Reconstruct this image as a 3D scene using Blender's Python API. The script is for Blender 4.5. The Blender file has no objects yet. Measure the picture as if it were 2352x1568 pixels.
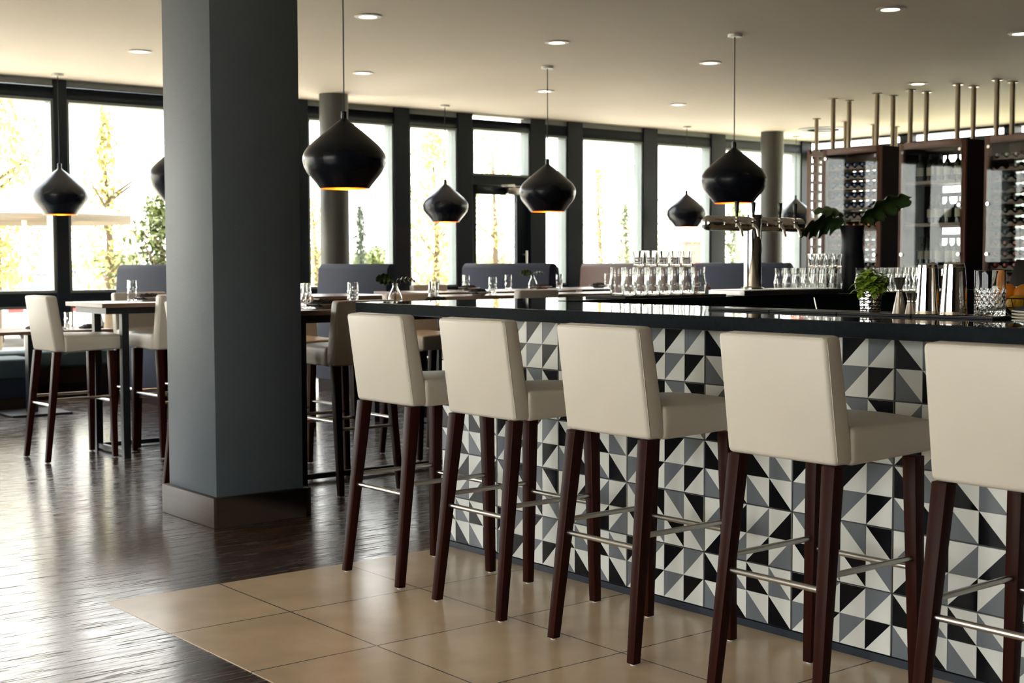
import bpy, bmesh, math, random
from mathutils import Vector, Matrix, Euler
R = random.Random(7)
PI = math.pi
scene = bpy.context.scene
COL = scene.collection

# ---------------------------------------------------------------- camera
H = 1.34
YAW, PITCH, ROLL, FPX = 0.67599, 0.0573669, 0.00260931, 3145.95
fwd = Vector((math.sin(YAW)*math.cos(PITCH), math.cos(YAW)*math.cos(PITCH), -math.sin(PITCH)))
rgt = fwd.cross(Vector((0, 0, 1))).normalized()
dwn = -(rgt.cross(fwd))
c_, s_ = math.cos(ROLL), math.sin(ROLL)
r2 = rgt*c_ + dwn*s_
d2 = dwn*c_ - rgt*s_
cam_data = bpy.data.cameras.new('camera')
cam_data.sensor_width = 36.0
cam_data.lens = FPX/2352*36.0
cam_data.clip_end = 500
cam_data.dof.use_dof = True
cam_data.dof.focus_distance = 5.0
cam_data.dof.aperture_fstop = 5.6
cam = bpy.data.objects.new('camera', cam_data)
COL.objects.link(cam)
up = -d2
m = Matrix((r2, up, -fwd)).transposed().to_4x4()
m.translation = Vector((0, 0, H))
cam.matrix_world = m
scene.camera = cam


def on_y(px, Y):
    """x position in the place of a photo column at a given depth Y (level sight line)"""
    r = (px-1176)/FPX
    s, c = math.sin(YAW), math.cos(YAW)
    return Y*(s+c*r)/(c-s*r)


def sight(px, py, Y):
    d = r2*((px-1176)/FPX) + d2*((py-784)/FPX) + fwd
    t = Y/d.y
    return Vector((0, 0, H)) + d*t

# ---------------------------------------------------------------- materials
MATS = {}


def new_mat(name):
    mt = bpy.data.materials.new(name)
    mt.use_nodes = True
    nt = mt.node_tree
    b = nt.nodes['Principled BSDF']
    MATS[name] = mt
    return mt, nt, b


def setp(b, **k):
    for kk, v in k.items():
        b.inputs[kk.replace('_', ' ')].default_value = v


def N(nt, t, **kw):
    n = nt.nodes.new(t)
    for k, v in kw.items():
        setattr(n, k, v)
    return n


def mat(name, col, rough=0.5, metal=0.0, noise=0.0, nscale=20.0, bump=0.0, bscale=80.0, coat=0.0, spec=0.5, stretch=None, sheen=0.0):
    mt, nt, b = new_mat(name)
    setp(b, Base_Color=(*col, 1), Roughness=rough, Metallic=metal, Coat_Weight=coat, Specular_IOR_Level=spec)
    if sheen:
        setp(b, Sheen_Weight=sheen)
    tc = N(nt, 'ShaderNodeTexCoord')
    mp = N(nt, 'ShaderNodeMapping')
    if stretch:
        mp.inputs['Scale'].default_value = stretch
    nt.links.new(tc.outputs['Object'], mp.inputs['Vector'])
    if noise > 0:
        nz = N(nt, 'ShaderNodeTexNoise')
        nz.inputs['Scale'].default_value = nscale
        nz.inputs['Detail'].default_value = 5
        nt.links.new(mp.outputs['Vector'], nz.inputs['Vector'])
        mx = N(nt, 'ShaderNodeMixRGB', blend_type='MIX')
        mx.inputs['Color1'].default_value = tuple(max(0, c*(1-noise)) for c in col)+(1,)
        mx.inputs['Color2'].default_value = tuple(min(1, c*(1+noise)) for c in col)+(1,)
        nt.links.new(nz.outputs['Fac'], mx.inputs['Fac'])
        nt.links.new(mx.outputs['Color'], b.inputs['Base Color'])
    if bump > 0:
        nb = N(nt, 'ShaderNodeTexNoise')
        nb.inputs['Scale'].default_value = bscale
        nb.inputs['Detail'].default_value = 4
        nt.links.new(mp.outputs['Vector'], nb.inputs['Vector'])
        bp = N(nt, 'ShaderNodeBump')
        bp.inputs['Strength'].default_value = bump
        bp.inputs['Distance'].default_value = 0.004
        nt.links.new(nb.outputs['Fac'], bp.inputs['Height'])
        nt.links.new(bp.outputs['Normal'], b.inputs['Normal'])
    return mt


def glass_mat(name, col=(1, 1, 1), rough=0.0, ior=1.45):
    mt, nt, b = new_mat(name)
    setp(b, Base_Color=(*col, 1), Roughness=rough, IOR=ior, Transmission_Weight=1.0)
    return mt


def pane_mat(name, tint=(0.97, 0.985, 0.98), refl=0.05, graz=0.7):
    mt, nt, b = new_mat(name)
    nt.nodes.remove(b)
    out = nt.nodes['Material Output']
    tr = N(nt, 'ShaderNodeBsdfTransparent')
    tr.inputs['Color'].default_value = (*tint, 1)
    gl = N(nt, 'ShaderNodeBsdfGlossy')
    gl.inputs['Roughness'].default_value = 0.0
    lw = N(nt, 'ShaderNodeLayerWeight')
    lw.inputs['Blend'].default_value = 0.5
    pw = N(nt, 'ShaderNodeMath', operation='POWER')
    pw.inputs[1].default_value = 5.0
    nt.links.new(lw.outputs['Facing'], pw.inputs[0])
    ma = N(nt, 'ShaderNodeMath', operation='MULTIPLY_ADD')
    ma.inputs[1].default_value = graz
    ma.inputs[2].default_value = refl
    nt.links.new(pw.outputs[0], ma.inputs[0])
    mx = N(nt, 'ShaderNodeMixShader')
    nt.links.new(ma.outputs[0], mx.inputs['Fac'])
    nt.links.new(tr.outputs[0], mx.inputs[1])
    nt.links.new(gl.outputs[0], mx.inputs[2])
    nt.links.new(mx.outputs[0], out.inputs['Surface'])
    return mt


def emit_mat(name, col, strength):
    mt, nt, b = new_mat(name)
    setp(b, Base_Color=(*col, 1), Emission_Color=(*col, 1), Emission_Strength=strength, Roughness=0.4)
    tc = N(nt, 'ShaderNodeTexCoord')
    nz = N(nt, 'ShaderNodeTexNoise')
    nz.inputs['Scale'].default_value = 3
    nt.links.new(tc.outputs['Object'], nz.inputs['Vector'])
    return mt


mat('leather', (0.62, 0.575, 0.50), 0.42, bump=0.12, bscale=350, noise=0.03, nscale=6)
mat('stool_wood', (0.027, 0.0065, 0.0042), 0.36, noise=0.45, nscale=5, stretch=(8, 8, 1), spec=0.07)
mat('steel', (0.62, 0.60, 0.57), 0.28, 1.0, bump=0.05, bscale=60)
mat('polished_steel', (0.82, 0.80, 0.77), 0.06, 1.0)
mat('brushed_steel', (0.55, 0.52, 0.48), 0.22, 1.0, bump=0.08, bscale=40, stretch=(1, 1, 30))
mat('hammered_steel', (0.85, 0.83, 0.80), 0.10, 1.0)
mat('tile_white', (0.77, 0.79, 0.75), 0.16, noise=0.04, nscale=4)
mat('tile_grey', (0.165, 0.185, 0.205), 0.2, noise=0.12, nscale=3, spec=0.3)
mat('tile_black', (0.004, 0.0045, 0.006), 0.2, noise=0.3, nscale=5, spec=0.2)
mat('grout', (0.025, 0.026, 0.03), 0.45, noise=0.2, nscale=40)
mat('kick_metal', (0.018, 0.026, 0.04), 0.35, noise=0.2, nscale=15)
mat('pillar_paint', (0.078, 0.094, 0.108), 0.55, bump=0.2, bscale=120, noise=0.05, nscale=3)
mat('skirting_wood', (0.050, 0.034, 0.023), 0.5, noise=0.3, nscale=6, stretch=(1, 1, 12))
mat('round_column_paint', (0.055, 0.057, 0.050), 0.5, noise=0.06, nscale=4)
mat('frame_metal', (0.010, 0.016, 0.024), 0.45, noise=0.12, nscale=6, spec=0.25)
mat('sash_lit_metal', (0.15, 0.18, 0.18), 0.4, noise=0.08, nscale=6)  # sky light on the window reveals, put into a paler frame grey
mat('frame_grey', (0.26, 0.28, 0.28), 0.5, noise=0.1, nscale=60)
mat('ceiling_paint', (0.68, 0.605, 0.505), 0.75, noise=0.04, nscale=0.6)
mat('wall_paint', (0.05, 0.034, 0.023), 0.7, noise=0.1, nscale=2)
mat('pendant_black', (0.005, 0.0075, 0.013), 0.26, noise=0.2, nscale=10, spec=0.28)
mat('pendant_gold', (0.95, 0.42, 0.06), 0.3, 0.6, bump=0.1, bscale=60)
mat('cord', (0.012, 0.012, 0.012), 0.6, noise=0.1, nscale=50)
mat('white_metal', (0.72, 0.70, 0.66), 0.4, noise=0.04, nscale=20)
emit_mat('bulb', (1.0, 0.62, 0.22), 9.0)
emit_mat('lamp_lens', (1.0, 0.86, 0.62), 6.0)
mat('pole_metal', (0.27, 0.215, 0.15), 0.35, 0.8, noise=0.1, nscale=20)
mat('rear_plaster', (0.35, 0.31, 0.25), 0.8, noise=0.1, nscale=4)
mat('granite_edge', (0.007, 0.010, 0.013), 0.5, noise=0.7, nscale=55, bump=0.25, bscale=140, spec=0.05)
mat('mat_rubber', (0.016, 0.017, 0.019), 0.6, bump=0.4, bscale=400, noise=0.1, nscale=90)
mat('black_plastic', (0.009, 0.009, 0.010), 0.3, noise=0.1, nscale=30)
mat('matte_black_ceramic', (0.009, 0.010, 0.014), 0.5, noise=0.15, nscale=8, spec=0.25)
mat('cabinet_wood', (0.130, 0.052, 0.033), 0.5, noise=0.25, nscale=3, stretch=(6, 6, 1))
mat('cabinet_dark', (0.022, 0.012, 0.010), 0.65, noise=0.2, nscale=4, spec=0.12)
mat('rack_wood', (0.16, 0.10, 0.075), 0.5, noise=0.2, nscale=5)
mat('bottle_glass', (0.012, 0.022, 0.014), 0.08, noise=0.2, nscale=4, coat=0.4)
mat('bottle_label', (0.62, 0.58, 0.46), 0.7, noise=0.15, nscale=30)
mat('capsule_red', (0.48, 0.03, 0.025), 0.35, noise=0.1, nscale=30)
mat('capsule_blue', (0.07, 0.13, 0.46), 0.35, noise=0.1, nscale=30)
mat('capsule_dark', (0.02, 0.02, 0.025), 0.35, noise=0.1, nscale=30)
mat('capsule_orange', (0.65, 0.16, 0.06), 0.35, noise=0.1, nscale=30)
mat('capsule_pale', (0.45, 0.47, 0.42), 0.4, noise=0.1, nscale=30)
mat('sofa_blue', (0.0065, 0.0115, 0.029), 0.85, noise=0.2, nscale=70)
mat('sofa_teal', (0.035, 0.062, 0.075), 0.75, noise=0.15, nscale=40)
mat('leather_brown', (0.080, 0.028, 0.018), 0.5, noise=0.12, nscale=5)
mat('table_wood', (0.20, 0.115, 0.075), 0.27, noise=0.25, nscale=4, stretch=(1, 12, 1), spec=0.8)
mat('table_metal', (0.012, 0.013, 0.016), 0.4, noise=0.1, nscale=20)
mat('china', (0.72, 0.69, 0.62), 0.25, noise=0.03, nscale=10)
mat('dark_china', (0.025, 0.022, 0.022), 0.3, noise=0.1, nscale=10)
mat('napkin', (0.014, 0.014, 0.018), 0.9, noise=0.2, nscale=90)
mat('leaf_dark', (0.045, 0.085, 0.022), 0.35, noise=0.4, nscale=9)
mat('leaf_mint', (0.24, 0.38, 0.03), 0.45, noise=0.35, nscale=25)
mat('stem_green', (0.09, 0.13, 0.03), 0.5, noise=0.2, nscale=20)
mat('orange_peel', (0.95, 0.33, 0.02), 0.4, bump=0.5, bscale=220, noise=0.12, nscale=6)
mat('lemon_peel', (0.95, 0.52, 0.03), 0.4, bump=0.5, bscale=200, noise=0.1, nscale=6)
mat('wire', (0.10, 0.075, 0.05), 0.4, 0.6, noise=0.1, nscale=20)
mat('asphalt', (0.52, 0.48, 0.42), 0.9, noise=0.15, nscale=3)
mat('grass', (0.42, 0.41, 0.26), 0.95, noise=0.3, nscale=1.2)
mat('hill', (0.26, 0.28, 0.20), 0.95, noise=0.2, nscale=0.1)
mat('tree_leaf_yellow', (0.46, 0.42, 0.17), 0.7, noise=0.35, nscale=3)
mat('tree_leaf_green', (0.14, 0.17, 0.06), 0.7, noise=0.4, nscale=3)
mat('tree_leaf_dark', (0.06, 0.08, 0.05), 0.75, noise=0.4, nscale=3)
mat('bark', (0.12, 0.09, 0.06), 0.9, noise=0.3, nscale=12)
mat('parasol_cloth', (0.24, 0.205, 0.155), 0.85, noise=0.05, nscale=10)
mat('car_white', (0.72, 0.73, 0.74), 0.2, coat=0.6, noise=0.02, nscale=5)
mat('car_silver', (0.42, 0.45, 0.48), 0.25, 0.3, coat=0.6, noise=0.03, nscale=5)
mat('car_blue', (0.10, 0.15, 0.24), 0.25, 0.2, coat=0.6, noise=0.03, nscale=5)
mat('car_red', (0.33, 0.07, 0.05), 0.25, coat=0.6, noise=0.03, nscale=5)
mat('car_glass', (0.04, 0.055, 0.07), 0.05, noise=0.1, nscale=4)
mat('tyre', (0.02, 0.02, 0.02), 0.8, noise=0.1, nscale=30)
mat('tail_lamp', (0.6, 0.02, 0.02), 0.2, noise=0.05, nscale=30)
mat('screen_slat', (0.20, 0.19, 0.17), 0.7, noise=0.1, nscale=10)
mat('red_panel', (0.40, 0.10, 0.08), 0.8, noise=0.1, nscale=4)
mat('soil', (0.05, 0.04, 0.03), 0.9, noise=0.2, nscale=60)
glass_mat('clear_glass', (0.985, 0.99, 0.985))
pane_mat('window_pane')
pane_mat('cabinet_pane', (0.95, 0.975, 0.965), 0.026, 0.6)


def pos_mapping(nt, scale=(1, 1, 1), rot=(0, 0, 0), loc=(0, 0, 0)):
    g = N(nt, 'ShaderNodeNewGeometry')
    mp = N(nt, 'ShaderNodeMapping')
    mp.inputs['Scale'].default_value = scale
    mp.inputs['Rotation'].default_value = rot
    mp.inputs['Location'].default_value = loc
    nt.links.new(g.outputs['Position'], mp.inputs['Vector'])
    return mp


# dark glossy hand-scraped planks running along X
mt, nt, b = new_mat('floor_planks')
mp = pos_mapping(nt)
br = N(nt, 'ShaderNodeTexBrick')
br.offset = 0.37
br.inputs['Scale'].default_value = 1.0
br.inputs['Mortar Size'].default_value = 0.0035
br.inputs['Mortar Smooth'].default_value = 0.3
br.inputs['Brick Width'].default_value = 1.35
br.inputs['Row Height'].default_value = 0.128
br.inputs['Color1'].default_value = (0.036, 0.018, 0.010, 1)
br.inputs['Color2'].default_value = (0.085, 0.044, 0.024, 1)
br.inputs['Mortar'].default_value = (0.006, 0.004, 0.003, 1)
nt.links.new(mp.outputs['Vector'], br.inputs['Vector'])
mp2 = pos_mapping(nt, scale=(1.8, 34, 1))
nz = N(nt, 'ShaderNodeTexNoise')
nz.inputs['Scale'].default_value = 2.2
nz.inputs['Detail'].default_value = 6
nz.inputs['Distortion'].default_value = 0.6
nt.links.new(mp2.outputs['Vector'], nz.inputs['Vector'])
cr = N(nt, 'ShaderNodeValToRGB')
cr.color_ramp.elements[0].position = 0.3
cr.color_ramp.elements[0].color = (0.45, 0.45, 0.45, 1)
cr.color_ramp.elements[1].position = 0.7
cr.color_ramp.elements[1].color = (1.25, 1.25, 1.25, 1)
nt.links.new(nz.outputs['Fac'], cr.inputs['Fac'])
ml = N(nt, 'ShaderNodeMixRGB', blend_type='MULTIPLY')
ml.inputs['Fac'].default_value = 1.0
nt.links.new(br.outputs['Color'], ml.inputs['Color1'])
nt.links.new(cr.outputs['Color'], ml.inputs['Color2'])
nt.links.new(ml.outputs['Color'], b.inputs['Base Color'])
mp3 = pos_mapping(nt, scale=(2.2, 9, 1))
nz3 = N(nt, 'ShaderNodeTexNoise')
nz3.inputs['Scale'].default_value = 3.0
nz3.inputs['Detail'].default_value = 7
nz3.inputs['Roughness'].default_value = 0.65
nt.links.new(mp3.outputs['Vector'], nz3.inputs['Vector'])
pit = N(nt, 'ShaderNodeValToRGB')            # open grain pits
pit.color_ramp.elements[0].position = 0.33
pit.color_ramp.elements[0].color = (0, 0, 0, 1)
pit.color_ramp.elements[1].position = 0.43
pit.color_ramp.elements[1].color = (1, 1, 1, 1)
nt.links.new(nz.outputs['Fac'], pit.inputs['Fac'])
ad = N(nt, 'ShaderNodeMath', operation='MULTIPLY_ADD')
ad.inputs[1].default_value = 0.45
nt.links.new(pit.outputs['Color'], ad.inputs[0])
nt.links.new(nz3.outputs['Fac'], ad.inputs[2])
sb = N(nt, 'ShaderNodeMath', operation='SUBTRACT')
nt.links.new(ad.outputs[0], sb.inputs[0])
nt.links.new(br.outputs['Fac'], sb.inputs[1])
bp = N(nt, 'ShaderNodeBump')
bp.inputs['Strength'].default_value = 0.30
bp.inputs['Distance'].default_value = 0.0025
nt.links.new(sb.outputs[0], bp.inputs['Height'])
nt.links.new(bp.outputs['Normal'], b.inputs['Normal'])
rr_ = N(nt, 'ShaderNodeMapRange')
rr_.inputs['From Min'].default_value = 0.3
rr_.inputs['From Max'].default_value = 0.7
rr_.inputs['To Min'].default_value = 0.27
rr_.inputs['To Max'].default_value = 0.10
nt.links.new(nz3.outputs['Fac'], rr_.inputs['Value'])
pm_ = N(nt, 'ShaderNodeMath', operation='MULTIPLY_ADD')
pm_.inputs[1].default_value = -0.40
nt.links.new(pit.outputs['Color'], pm_.inputs[0])
nt.links.new(rr_.outputs['Result'], pm_.inputs[2])
pq_ = N(nt, 'ShaderNodeMath', operation='ADD')
pq_.inputs[1].default_value = 0.40
nt.links.new(pm_.outputs[0], pq_.inputs[0])
nt.links.new(pq_.outputs[0], b.inputs['Roughness'])
nt.links.new(pq_.outputs[0], b.inputs['Coat Roughness'])
setp(b, Specular_IOR_Level=0.8, Coat_Weight=0.45, Coat_Roughness=0.12)
nt.links.new(bp.outputs['Normal'], b.inputs['Coat Normal'])

# beige stone tiles 0.605 m square
mt, nt, b = new_mat('floor_tile_stone')
# grid lines at x = 3.193 + k*0.605, y = 3.990 + k*0.605
mp = pos_mapping(nt, loc=(-3.193+0.605*40, -3.990+0.605*40, 0))
br = N(nt, 'ShaderNodeTexBrick')
br.offset = 0.0
br.inputs['Scale'].default_value = 1.0
br.inputs['Mortar Size'].default_value = 0.0035
br.inputs['Mortar Smooth'].default_value = 0.2
br.inputs['Brick Width'].default_value = 0.605
br.inputs['Row Height'].default_value = 0.605
br.inputs['Color1'].default_value = (0.60, 0.455, 0.305, 1)
br.inputs['Color2'].default_value = (0.66, 0.51, 0.35, 1)
br.inputs['Mortar'].default_value = (0.075, 0.058, 0.042, 1)
nt.links.new(mp.outputs['Vector'], br.inputs['Vector'])
nz = N(nt, 'ShaderNodeTexNoise')
nz.inputs['Scale'].default_value = 3.0
nz.inputs['Detail'].default_value = 8
nt.links.new(mp.outputs['Vector'], nz.inputs['Vector'])
cr = N(nt, 'ShaderNodeValToRGB')
cr.color_ramp.elements[0].position = 0.3
cr.color_ramp.elements[0].color = (0.84, 0.84, 0.84, 1)
cr.color_ramp.elements[1].position = 0.72
cr.color_ramp.elements[1].color = (1.1, 1.1, 1.1, 1)
nt.links.new(nz.outputs['Fac'], cr.inputs['Fac'])
ml = N(nt, 'ShaderNodeMixRGB', blend_type='MULTIPLY')
ml.inputs['Fac'].default_value = 1.0
nt.links.new(br.outputs['Color'], ml.inputs['Color1'])
nt.links.new(cr.outputs['Color'], ml.inputs['Color2'])
nt.links.new(ml.outputs['Color'], b.inputs['Base Color'])
bp = N(nt, 'ShaderNodeBump')
bp.invert = True
bp.inputs['Strength'].default_value = 0.6
bp.inputs['Distance'].default_value = 0.003
nt.links.new(br.outputs['Fac'], bp.inputs['Height'])
nt.links.new(bp.outputs['Normal'], b.inputs['Normal'])
setp(b, Roughness=0.24, Specular_IOR_Level=0.5)

# speckled polished granite
mt, nt, b = new_mat('granite_top')
mp = pos_mapping(nt)
vo = N(nt, 'ShaderNodeTexNoise')
vo.inputs['Scale'].default_value = 160
vo.inputs['Detail'].default_value = 3
nt.links.new(mp.outputs['Vector'], vo.inputs['Vector'])
cr = N(nt, 'ShaderNodeValToRGB')
cr.color_ramp.elements[0].position = 0.52
cr.color_ramp.elements[0].color = (0.008, 0.009, 0.011, 1)
cr.color_ramp.elements[1].position = 0.75
cr.color_ramp.elements[1].color = (0.09, 0.09, 0.088, 1)
nt.links.new(vo.outputs['Fac'], cr.inputs['Fac'])
nt.links.new(cr.outputs['Color'], b.inputs['Base Color'])
setp(b, Roughness=0.035, Specular_IOR_Level=0.7)

# ---------------------------------------------------------------- mesh builder


class MB:
    def __init__(self):
        self.v, self.f, self.mi, self.sm = [], [], [], []
        self.cur = 0
        self.smooth = False

    def add(self, vs, fs, M=None, smooth=None):
        o = len(self.v)
        for p in vs:
            p = Vector(p)
            if M is not None:
                p = M @ p
            self.v.append(p)
        for f in fs:
            self.f.append([i+o for i in f])
            self.mi.append(self.cur)
            self.sm.append(self.smooth if smooth is None else smooth)
        return self

    def box(self, x0, x1, y0, y1, z0, z1, M=None):
        vs = [(x, y, z) for z in (z0, z1) for y in (y0, y1) for x in (x0, x1)]
        fs = [(0, 2, 3, 1), (4, 5, 7, 6), (0, 1, 5, 4), (2, 6, 7, 3), (0, 4, 6, 2), (1, 3, 7, 5)]
        return self.add(vs, fs, M, False)

    def hexa(self, bottom, top):
        """bottom, top: 4 points each, counter-clockwise from above"""
        vs = list(bottom)+list(top)
        fs = [(3, 2, 1, 0), (4, 5, 6, 7)]+[(i, (i+1) % 4, 4+(i+1) % 4, 4+i) for i in range(4)]
        return self.add(vs, fs, None, False)

    def taper(self, p0, p1, w0, w1, d0=None, d1=None):
        """square bar from p0 (size w0 x d0) to p1 (w1 x d1), level ends"""
        d0 = d0 or w0
        d1 = d1 or w1

        def q(p, w, d):
            return [(p[0]-w/2, p[1]-d/2, p[2]), (p[0]+w/2, p[1]-d/2, p[2]), (p[0]+w/2, p[1]+d/2, p[2]), (p[0]-w/2, p[1]+d/2, p[2])]
        return self.hexa(q(p0, w0, d0), q(p1, w1, d1))

    def rod(self, p0, p1, ra, rb=None, n=12, caps=True):
        rb = ra if rb is None else rb
        p0, p1 = Vector(p0), Vector(p1)
        ax = (p1-p0).normalized()
        t = Vector((0, 0, 1)) if abs(ax.z) < 0.9 else Vector((1, 0, 0))
        u = ax.cross(t).normalized()
        w = ax.cross(u)
        vs = []
        for p, r in ((p0, ra), (p1, rb)):
            for i in range(n):
                a = 2*PI*i/n
                vs.append(p+u*math.cos(a)*r+w*math.sin(a)*r)
        fs = [(i, i+n, (i+1) % n+n, (i+1) % n) for i in range(n)]
        self.add(vs, fs, None, True)
        if caps:
            self.add(vs[:n], [tuple(range(n))], None, False)
            self.add(vs[n:], [tuple(reversed(range(n)))], None, False)
        return self

    def path(self, pts, r, n=8):
        for a, b_ in zip(pts[:-1], pts[1:]):
            self.rod(a, b_, r, n=n)
        return self

    def lathe(self, prof, n=32, M=None, smooth=True, mod=None):
        vs, fs = [], []
        k = len(prof)
        for j, (r, z) in enumerate(prof):
            for i in range(n):
                a = 2*PI*i/n
                rr = r if mod is None else mod(r, z, i, j)
                vs.append((rr*math.cos(a), rr*math.sin(a), z))
        for j in range(k-1):
            for i in range(n):
                i2 = (i+1) % n
                fs.append((j*n+i, j*n+i2, (j+1)*n+i2, (j+1)*n+i))
        if prof[0][0] > 1e-6:
            fs.append(tuple(reversed(range(n))))
        if prof[-1][0] > 1e-6:
            fs.append(tuple((k-1)*n+i for i in range(n)))
        return self.add(vs, fs, M, smooth)

    def sphere(self, c, r, n=16, m_=10, squash=(1, 1, 1), M=None):
        prof = []
        vs, fs = [], []
        for j in range(m_+1):
            t = -PI/2+PI*j/m_
            for i in range(n):
                a = 2*PI*i/n
                vs.append((c[0]+r*squash[0]*math.cos(t)*math.cos(a), c[1]+r*squash[1]*math.cos(t)*math.sin(a), c[2]+r*squash[2]*math.sin(t)))
        for j in range(m_):
            for i in range(n):
                i2 = (i+1) % n
                fs.append((j*n+i, j*n+i2, (j+1)*n+i2, (j+1)*n+i))
        return self.add(vs, fs, M, True)

    def prism(self, poly, axis, a0, a1, smooth=False):
        """poly: 2D outline; axis 'x','y','z' extrude from a0 to a1"""
        def P(p, a):
            if axis == 'x':
                return (a, p[0], p[1])
            if axis == 'y':
                return (p[0], a, p[1])
            return (p[0], p[1], a)
        n = len(poly)
        vs = [P(p, a0) for p in poly]+[P(p, a1) for p in poly]
        self.add(vs, [tuple(range(n)), tuple(reversed(range(n, 2*n)))], None, False)
        self.add(vs, [(i, i+n, (i+1) % n+n, (i+1) % n) for i in range(n)], None, smooth)
        return self

    def build(self, name, mats, parent=None, bevel=0.0, seg=2, weld=True, angle=40, label=None, subsurf=0):
        me = bpy.data.meshes.new(name)
        bm = bmesh.new()
        bv = [bm.verts.new(p) for p in self.v]
        bm.verts.ensure_lookup_table()
        for f, mi, sm in zip(self.f, self.mi, self.sm):
            ids = []
            for i in f:
                if i not in ids:
                    ids.append(i)
            if len(ids) < 3:
                continue
            try:
                ff = bm.faces.new([bv[i] for i in ids])
                ff.material_index = mi
                ff.smooth = sm
            except ValueError:
                pass
        if weld:
            bmesh.ops.remove_doubles(bm, verts=bm.verts, dist=1e-5)
        bmesh.ops.recalc_face_normals(bm, faces=bm.faces)
        if bevel > 0:
            es = [e for e in bm.edges if len(e.link_faces) == 2 and e.calc_face_angle(0) > math.radians(30)]
            rb_ = bmesh.ops.bevel(bm, geom=es, offset=bevel, segments=seg, profile=0.5, affect='EDGES', clamp_overlap=True)
            for f in rb_['faces']:
                f.smooth = True
        bm.to_mesh(me)
        bm.free()
        if not isinstance(mats, (list, tuple)):
            mats = [mats]
        for q in mats:
            me.materials.append(MATS[q])
        me.set_sharp_from_angle(angle=math.radians(angle))
        o = bpy.data.objects.new(name, me)
        COL.objects.link(o)
        if parent is not None:
            o.parent = parent
        if label:
            o['label'] = label
        return o


def tag(o, label=None, cat=None, group=None, kind=None):
    if label:
        o['label'] = label
    if cat:
        o['category'] = cat
    if group:
        o['group'] = group
    if kind:
        o['kind'] = kind
    return o


def thing(name, label, cat, loc=(0, 0, 0), rz=0.0, group=None):
    o = bpy.data.objects.new(name, None)
    o.empty_display_size = 0.1
    COL.objects.link(o)
    o.location = loc
    o.rotation_euler = (0, 0, rz)
    return tag(o, label, cat, group)


def kids(o):
    return [c for c in bpy.data.objects if c.parent == o]


CH = {}


def copy_tree(o, loc=None, rz=None, label=None, group=None, parent=None, rot=None):
    c = o.copy()
    COL.objects.link(c)
    if parent is not None:
        c.parent = parent
    if loc is not None:
        c.location = loc
    if rz is not None:
        c.rotation_euler = (0, 0, rz)
    if rot is not None:
        c.rotation_euler = rot
    if label:
        c['label'] = label
    if group:
        c['group'] = group
    if o.name not in CH:
        CH[o.name] = [q for q in bpy.data.objects if q.parent == o]
    for q in CH[o.name]:
        copy_tree(q, parent=c)
    return c


class Kind:
    """first place() moves the prototype itself, later ones copy it"""
    def __init__(self, root):
        self.root, self.used = root, False
        CH[root.name] = [q for q in bpy.data.objects if q.parent == root]
        for q in CH[root.name]:
            CH[q.name] = [w for w in bpy.data.objects if w.parent == q]

    def place(self, loc, label, rz=0.0, group=None, rot=None):
        rt = rot if rot is not None else (0, 0, rz)
        if not self.used:
            self.used = True
            self.root.location = loc
            self.root.rotation_euler = rt
            tag(self.root, label, None, group)
            return self.root
        return copy_tree(self.root, loc, rot=rt, label=label, group=group)


ORD = ['first', 'second', 'third', 'fourth', 'fifth', 'sixth', 'seventh', 'eighth', 'ninth', 'tenth', 'eleventh', 'twelfth', 'thirteenth', 'fourteenth', 'fifteenth']

# ================================================================ SETTING
CZ = 3.26
XL, XR, YB, YW = -4.6, 17.56, -5.0, 14.2
TILE_X0, TILE_Y1 = 2.10, 5.19
m = MB()
m.box(XL, XR, YB, YW+0.3, -0.15, 0.0)
tag(m.build('floor', 'floor_planks'), kind='structure')
m = MB()
m.box(TILE_X0, 9.0, YB, TILE_Y1, 0.0, 0.002)
tag(m.build('floor_tiling', 'floor_tile_stone'), kind='structure')
m = MB()
m.box(XL-0.3, XR+0.3, YB-0.3, YW+0.3, CZ, CZ+0.25)
tag(m.build('ceiling', 'ceiling_paint'), kind='structure')
m = MB()
m.box(XL, XR, YB-0.25, YB, 0, CZ)
tag(m.build('wall_front', 'wall_paint'), kind='structure')

# glazed far wall: posts, head beam, rail
bays = [(0.0, 2.55), (2.70, 5.28), (5.42, 8.176), (8.316, 9.537), (9.764, 10.512), (10.75, 11.72), (11.977, 12.381), (12.651, 13.817), (14.097, 15.228), (15.533, 17.31)]
HEAD, RAILT, RAILB = 3.06, 1.035, 0.90
DOOR = 5
m = MB()
edges = [XL]+[e for bq in bays for e in bq]+[XR]
for i in range(0, len(edges), 2):
    a, b_ = edges[i], edges[i+1]
    if a < -1:
        n = 3
        # further bays left of the frame
        m.box(XL, XL+0.15, YW, YW+0.22, 0, CZ)
        m.box(-2.35, -2.2, YW, YW+0.22, 0, CZ)
        m.box(-0.15, 0.0, YW, YW+0.22, 0, CZ)
    else:
        m.box(a, b_, YW, YW+0.22, 0, CZ)
x = XL
m.box(XL, bays[DOOR][0], YW+0.02, YW+0.2, HEAD, 3.195)
m.box(bays[DOOR][0], bays[DOOR][1], YW+0.02, YW+0.2, 3.09, 3.195)
m.box(bays[DOOR][1], XR, YW+0.02, YW+0.2, HEAD, 3.195)
m.box(XL, bays[DOOR][0], YW+0.02, YW+0.2, RAILB, RAILT)
m.box(bays[DOOR][1], XR, YW+0.02, YW+0.2, RAILB, RAILT)
m.box(XL, bays[DOOR][0], YW+0.02, YW+0.2, 0, 0.08)
m.box(bays[DOOR][1], XR, YW+0.02, YW+0.2, 0, 0.08)
tag(m.build('wall_back', 'frame_metal', bevel=0.004, seg=1), kind='structure')
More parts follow.
